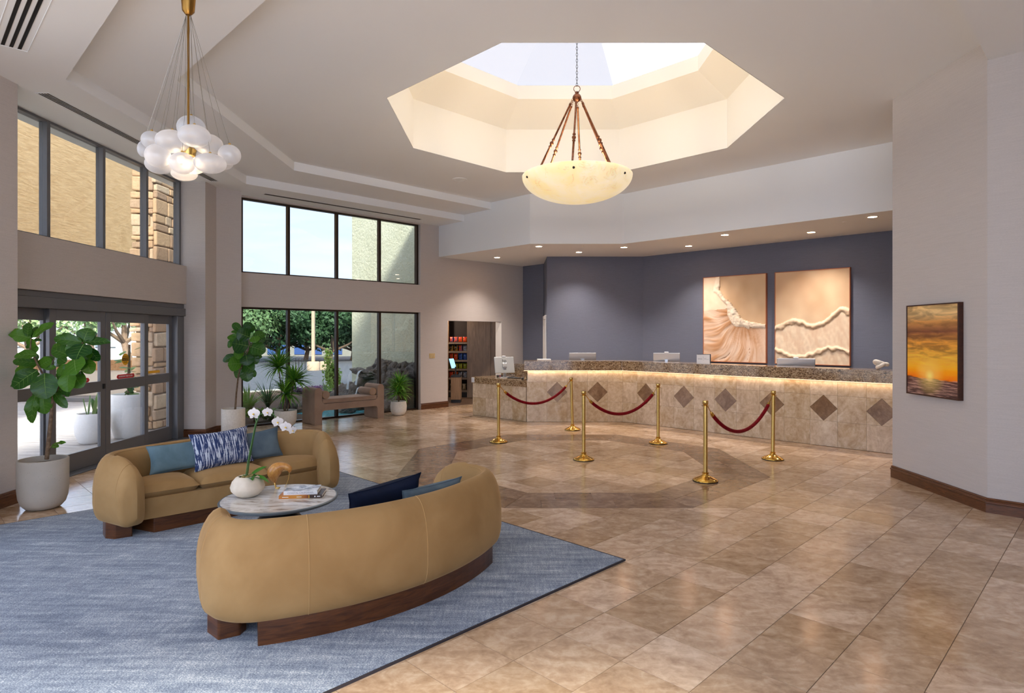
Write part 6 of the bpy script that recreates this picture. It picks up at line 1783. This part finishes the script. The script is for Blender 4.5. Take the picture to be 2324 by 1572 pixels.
def bag_mesh(w, h, t, mat):
    n = 8; A, B = [], []
    for i in range(n+1):
        a = -1 + 2*i/n
        r1_, r2_ = [], []
        for j in range(n+1):
            b = -1 + 2*j/n
            th = t/2*((1-abs(a)**3)*(1-abs(b)**2.2))**0.5
            r1_.append((w/2*a*(1-0.06*(1-b*b)), -th, h/2*(b+1))); r2_.append((w/2*a*(1-0.06*(1-b*b)), th, h/2*(b+1)))
        A.append(r1_); B.append(r2_)
    m = MB().grid([r[::-1] for r in A], n+1, n+1); m.grid(B, n+1, n+1)
    return m.mesh('pouch', mat)
def foil(name, a, b, sc=9):
    k = NT(name); n = k.noise(k.coords('Object'), sc, 3, 0.6); k.p(Base__Color=k.ramp(n, [(0.42, a), (0.56, b)]), Roughness=0.25, Specular__IOR__Level=0.6); return k.m
kinds = {'orange': ('orange and blue foil snack bag', foil('foil_orange', srgb(222, 84, 24), srgb(90, 110, 170))), 'red': ('red foil snack bag', foil('foil_red', srgb(214, 50, 24), srgb(240, 120, 40))),
         'brown': ('black and yellow foil snack bag', foil('foil_brown', srgb(36, 28, 26), srgb(206, 160, 60))), 'blue': ('blue foil snack bag', foil('foil_blue', srgb(26, 70, 160), srgb(80, 130, 210))),
         'green': ('lime green foil snack bag', foil('foil_green', srgb(140, 160, 30), srgb(214, 200, 60))), 'silver': ('silver foil snack bag', foil('foil_silver', srgb(120, 132, 150), srgb(220, 226, 234))), 'beige': ('beige boxed snack pack', foil('foil_beige', srgb(206, 190, 160), srgb(120, 110, 70)))}
bags = {k_: bag_mesh(0.115, 0.165, 0.06, m_) for k_, (l_, m_) in kinds.items()}
rowsn = ['top', 'second', 'third', 'fourth', 'fifth', 'lowest']
plan = [['orange', 'orange', 'red', 'red'], ['brown', 'brown', 'orange', 'silver'], ['red', 'red', 'blue', 'blue'], ['green', 'green', 'green', 'green'], ['red', 'red', 'silver', 'silver'], ['beige', 'beige', 'beige']]
ordn = ['first from the left', 'second from the left', 'third from the left', 'last on the right']
for r, (z, names) in enumerate(zip(SZ, plan)):
    for i, nm in enumerate(names):
        n = len(names)
        x = xs0 + (xs1-xs0)*(i + 0.5)/n
        b = put('snack_bag', bags[nm], None, (x, Ysh + 0.13, z + 0.004), (0.12, 0, (i % 2)*0.2 - 0.1), (0.98, 1, 1.0 + 0.1*((i*3 + r) % 3 - 1)))
        tag(b, '%s on the %s alcove shelf, %s' % (kinds[nm][0], rowsn[r], ordn[i]), 'snack bag', 'snack bags on the alcove shelves')
# pay kiosk cabinet with a screen
p = gnd(1034, 914)
kc = empty('kiosk_cabinet', (p.x, p.y + 0.1, 0.002)); tag(kc, 'low oak kiosk cabinet with black top just inside the doorway', 'cabinet')
MB().box((-0.125, -0.1, 0.08), (0.125, 0.30, 0.66)).build('body', M['oak2'], kc, bevel=0.004); MB().box((-0.12, -0.08, 0.0), (0.12, 0.30, 0.08)).build('toe_kick', M['black'], kc); MB().box((-0.13, -0.11, 0.66), (0.13, 0.31, 0.70)).build('top', M['black'], kc, bevel=0.004)
ks = empty('pay_terminal', (p.x - 0.02, p.y + 0.22, 0.7025)); tag(ks, 'black pay terminal with a bright blue screen on the kiosk cabinet', 'terminal')
RT = Matrix.Rotation(radians(58), 4, 'Z') @ Matrix.Rotation(radians(-20), 4, 'X')
MB().box((-0.06, -0.05, 0), (0.06, 0.05, 0.02)).build('foot', M['black'], ks, bevel=0.004); MB().box((-0.02, -0.01, 0.018), (0.02, 0.012, 0.22)).build('neck', M['black'], ks)
MB().box((-0.11, -0.01, 0.18), (0.11, 0.012, 0.46), RT).build('case', M['black'], ks, bevel=0.006); MB().box((-0.10, -0.0125, 0.19), (0.10, -0.010, 0.45), RT).build('screen', emit('kiosk_screen', srgb(150, 200, 235), 0.9), ks)
# light inside the alcove
s_l = aM @ Vector(((dl+dr)/2, T + 1.3, 2.49))
o = empty('downlight', s_l); tag(o, 'recessed downlight in the snack alcove ceiling', 'downlight', 'alcove downlight')
MB().lathe([(0.06, -0.001), (0.062, -0.004), (0.08, -0.003), (0.082, 0)], 24, None, True, False).build('trim_ring', M['white'], o); MB().lathe([(0, -0.002), (0.06, -0.002)], 20).build('lens', M['lens'], o)
lamp('downlight_lamp', 'POINT', (0, 0, -0.08), 30, (1.0, 0.84, 0.70), o, shadow_soft_size=0.05)
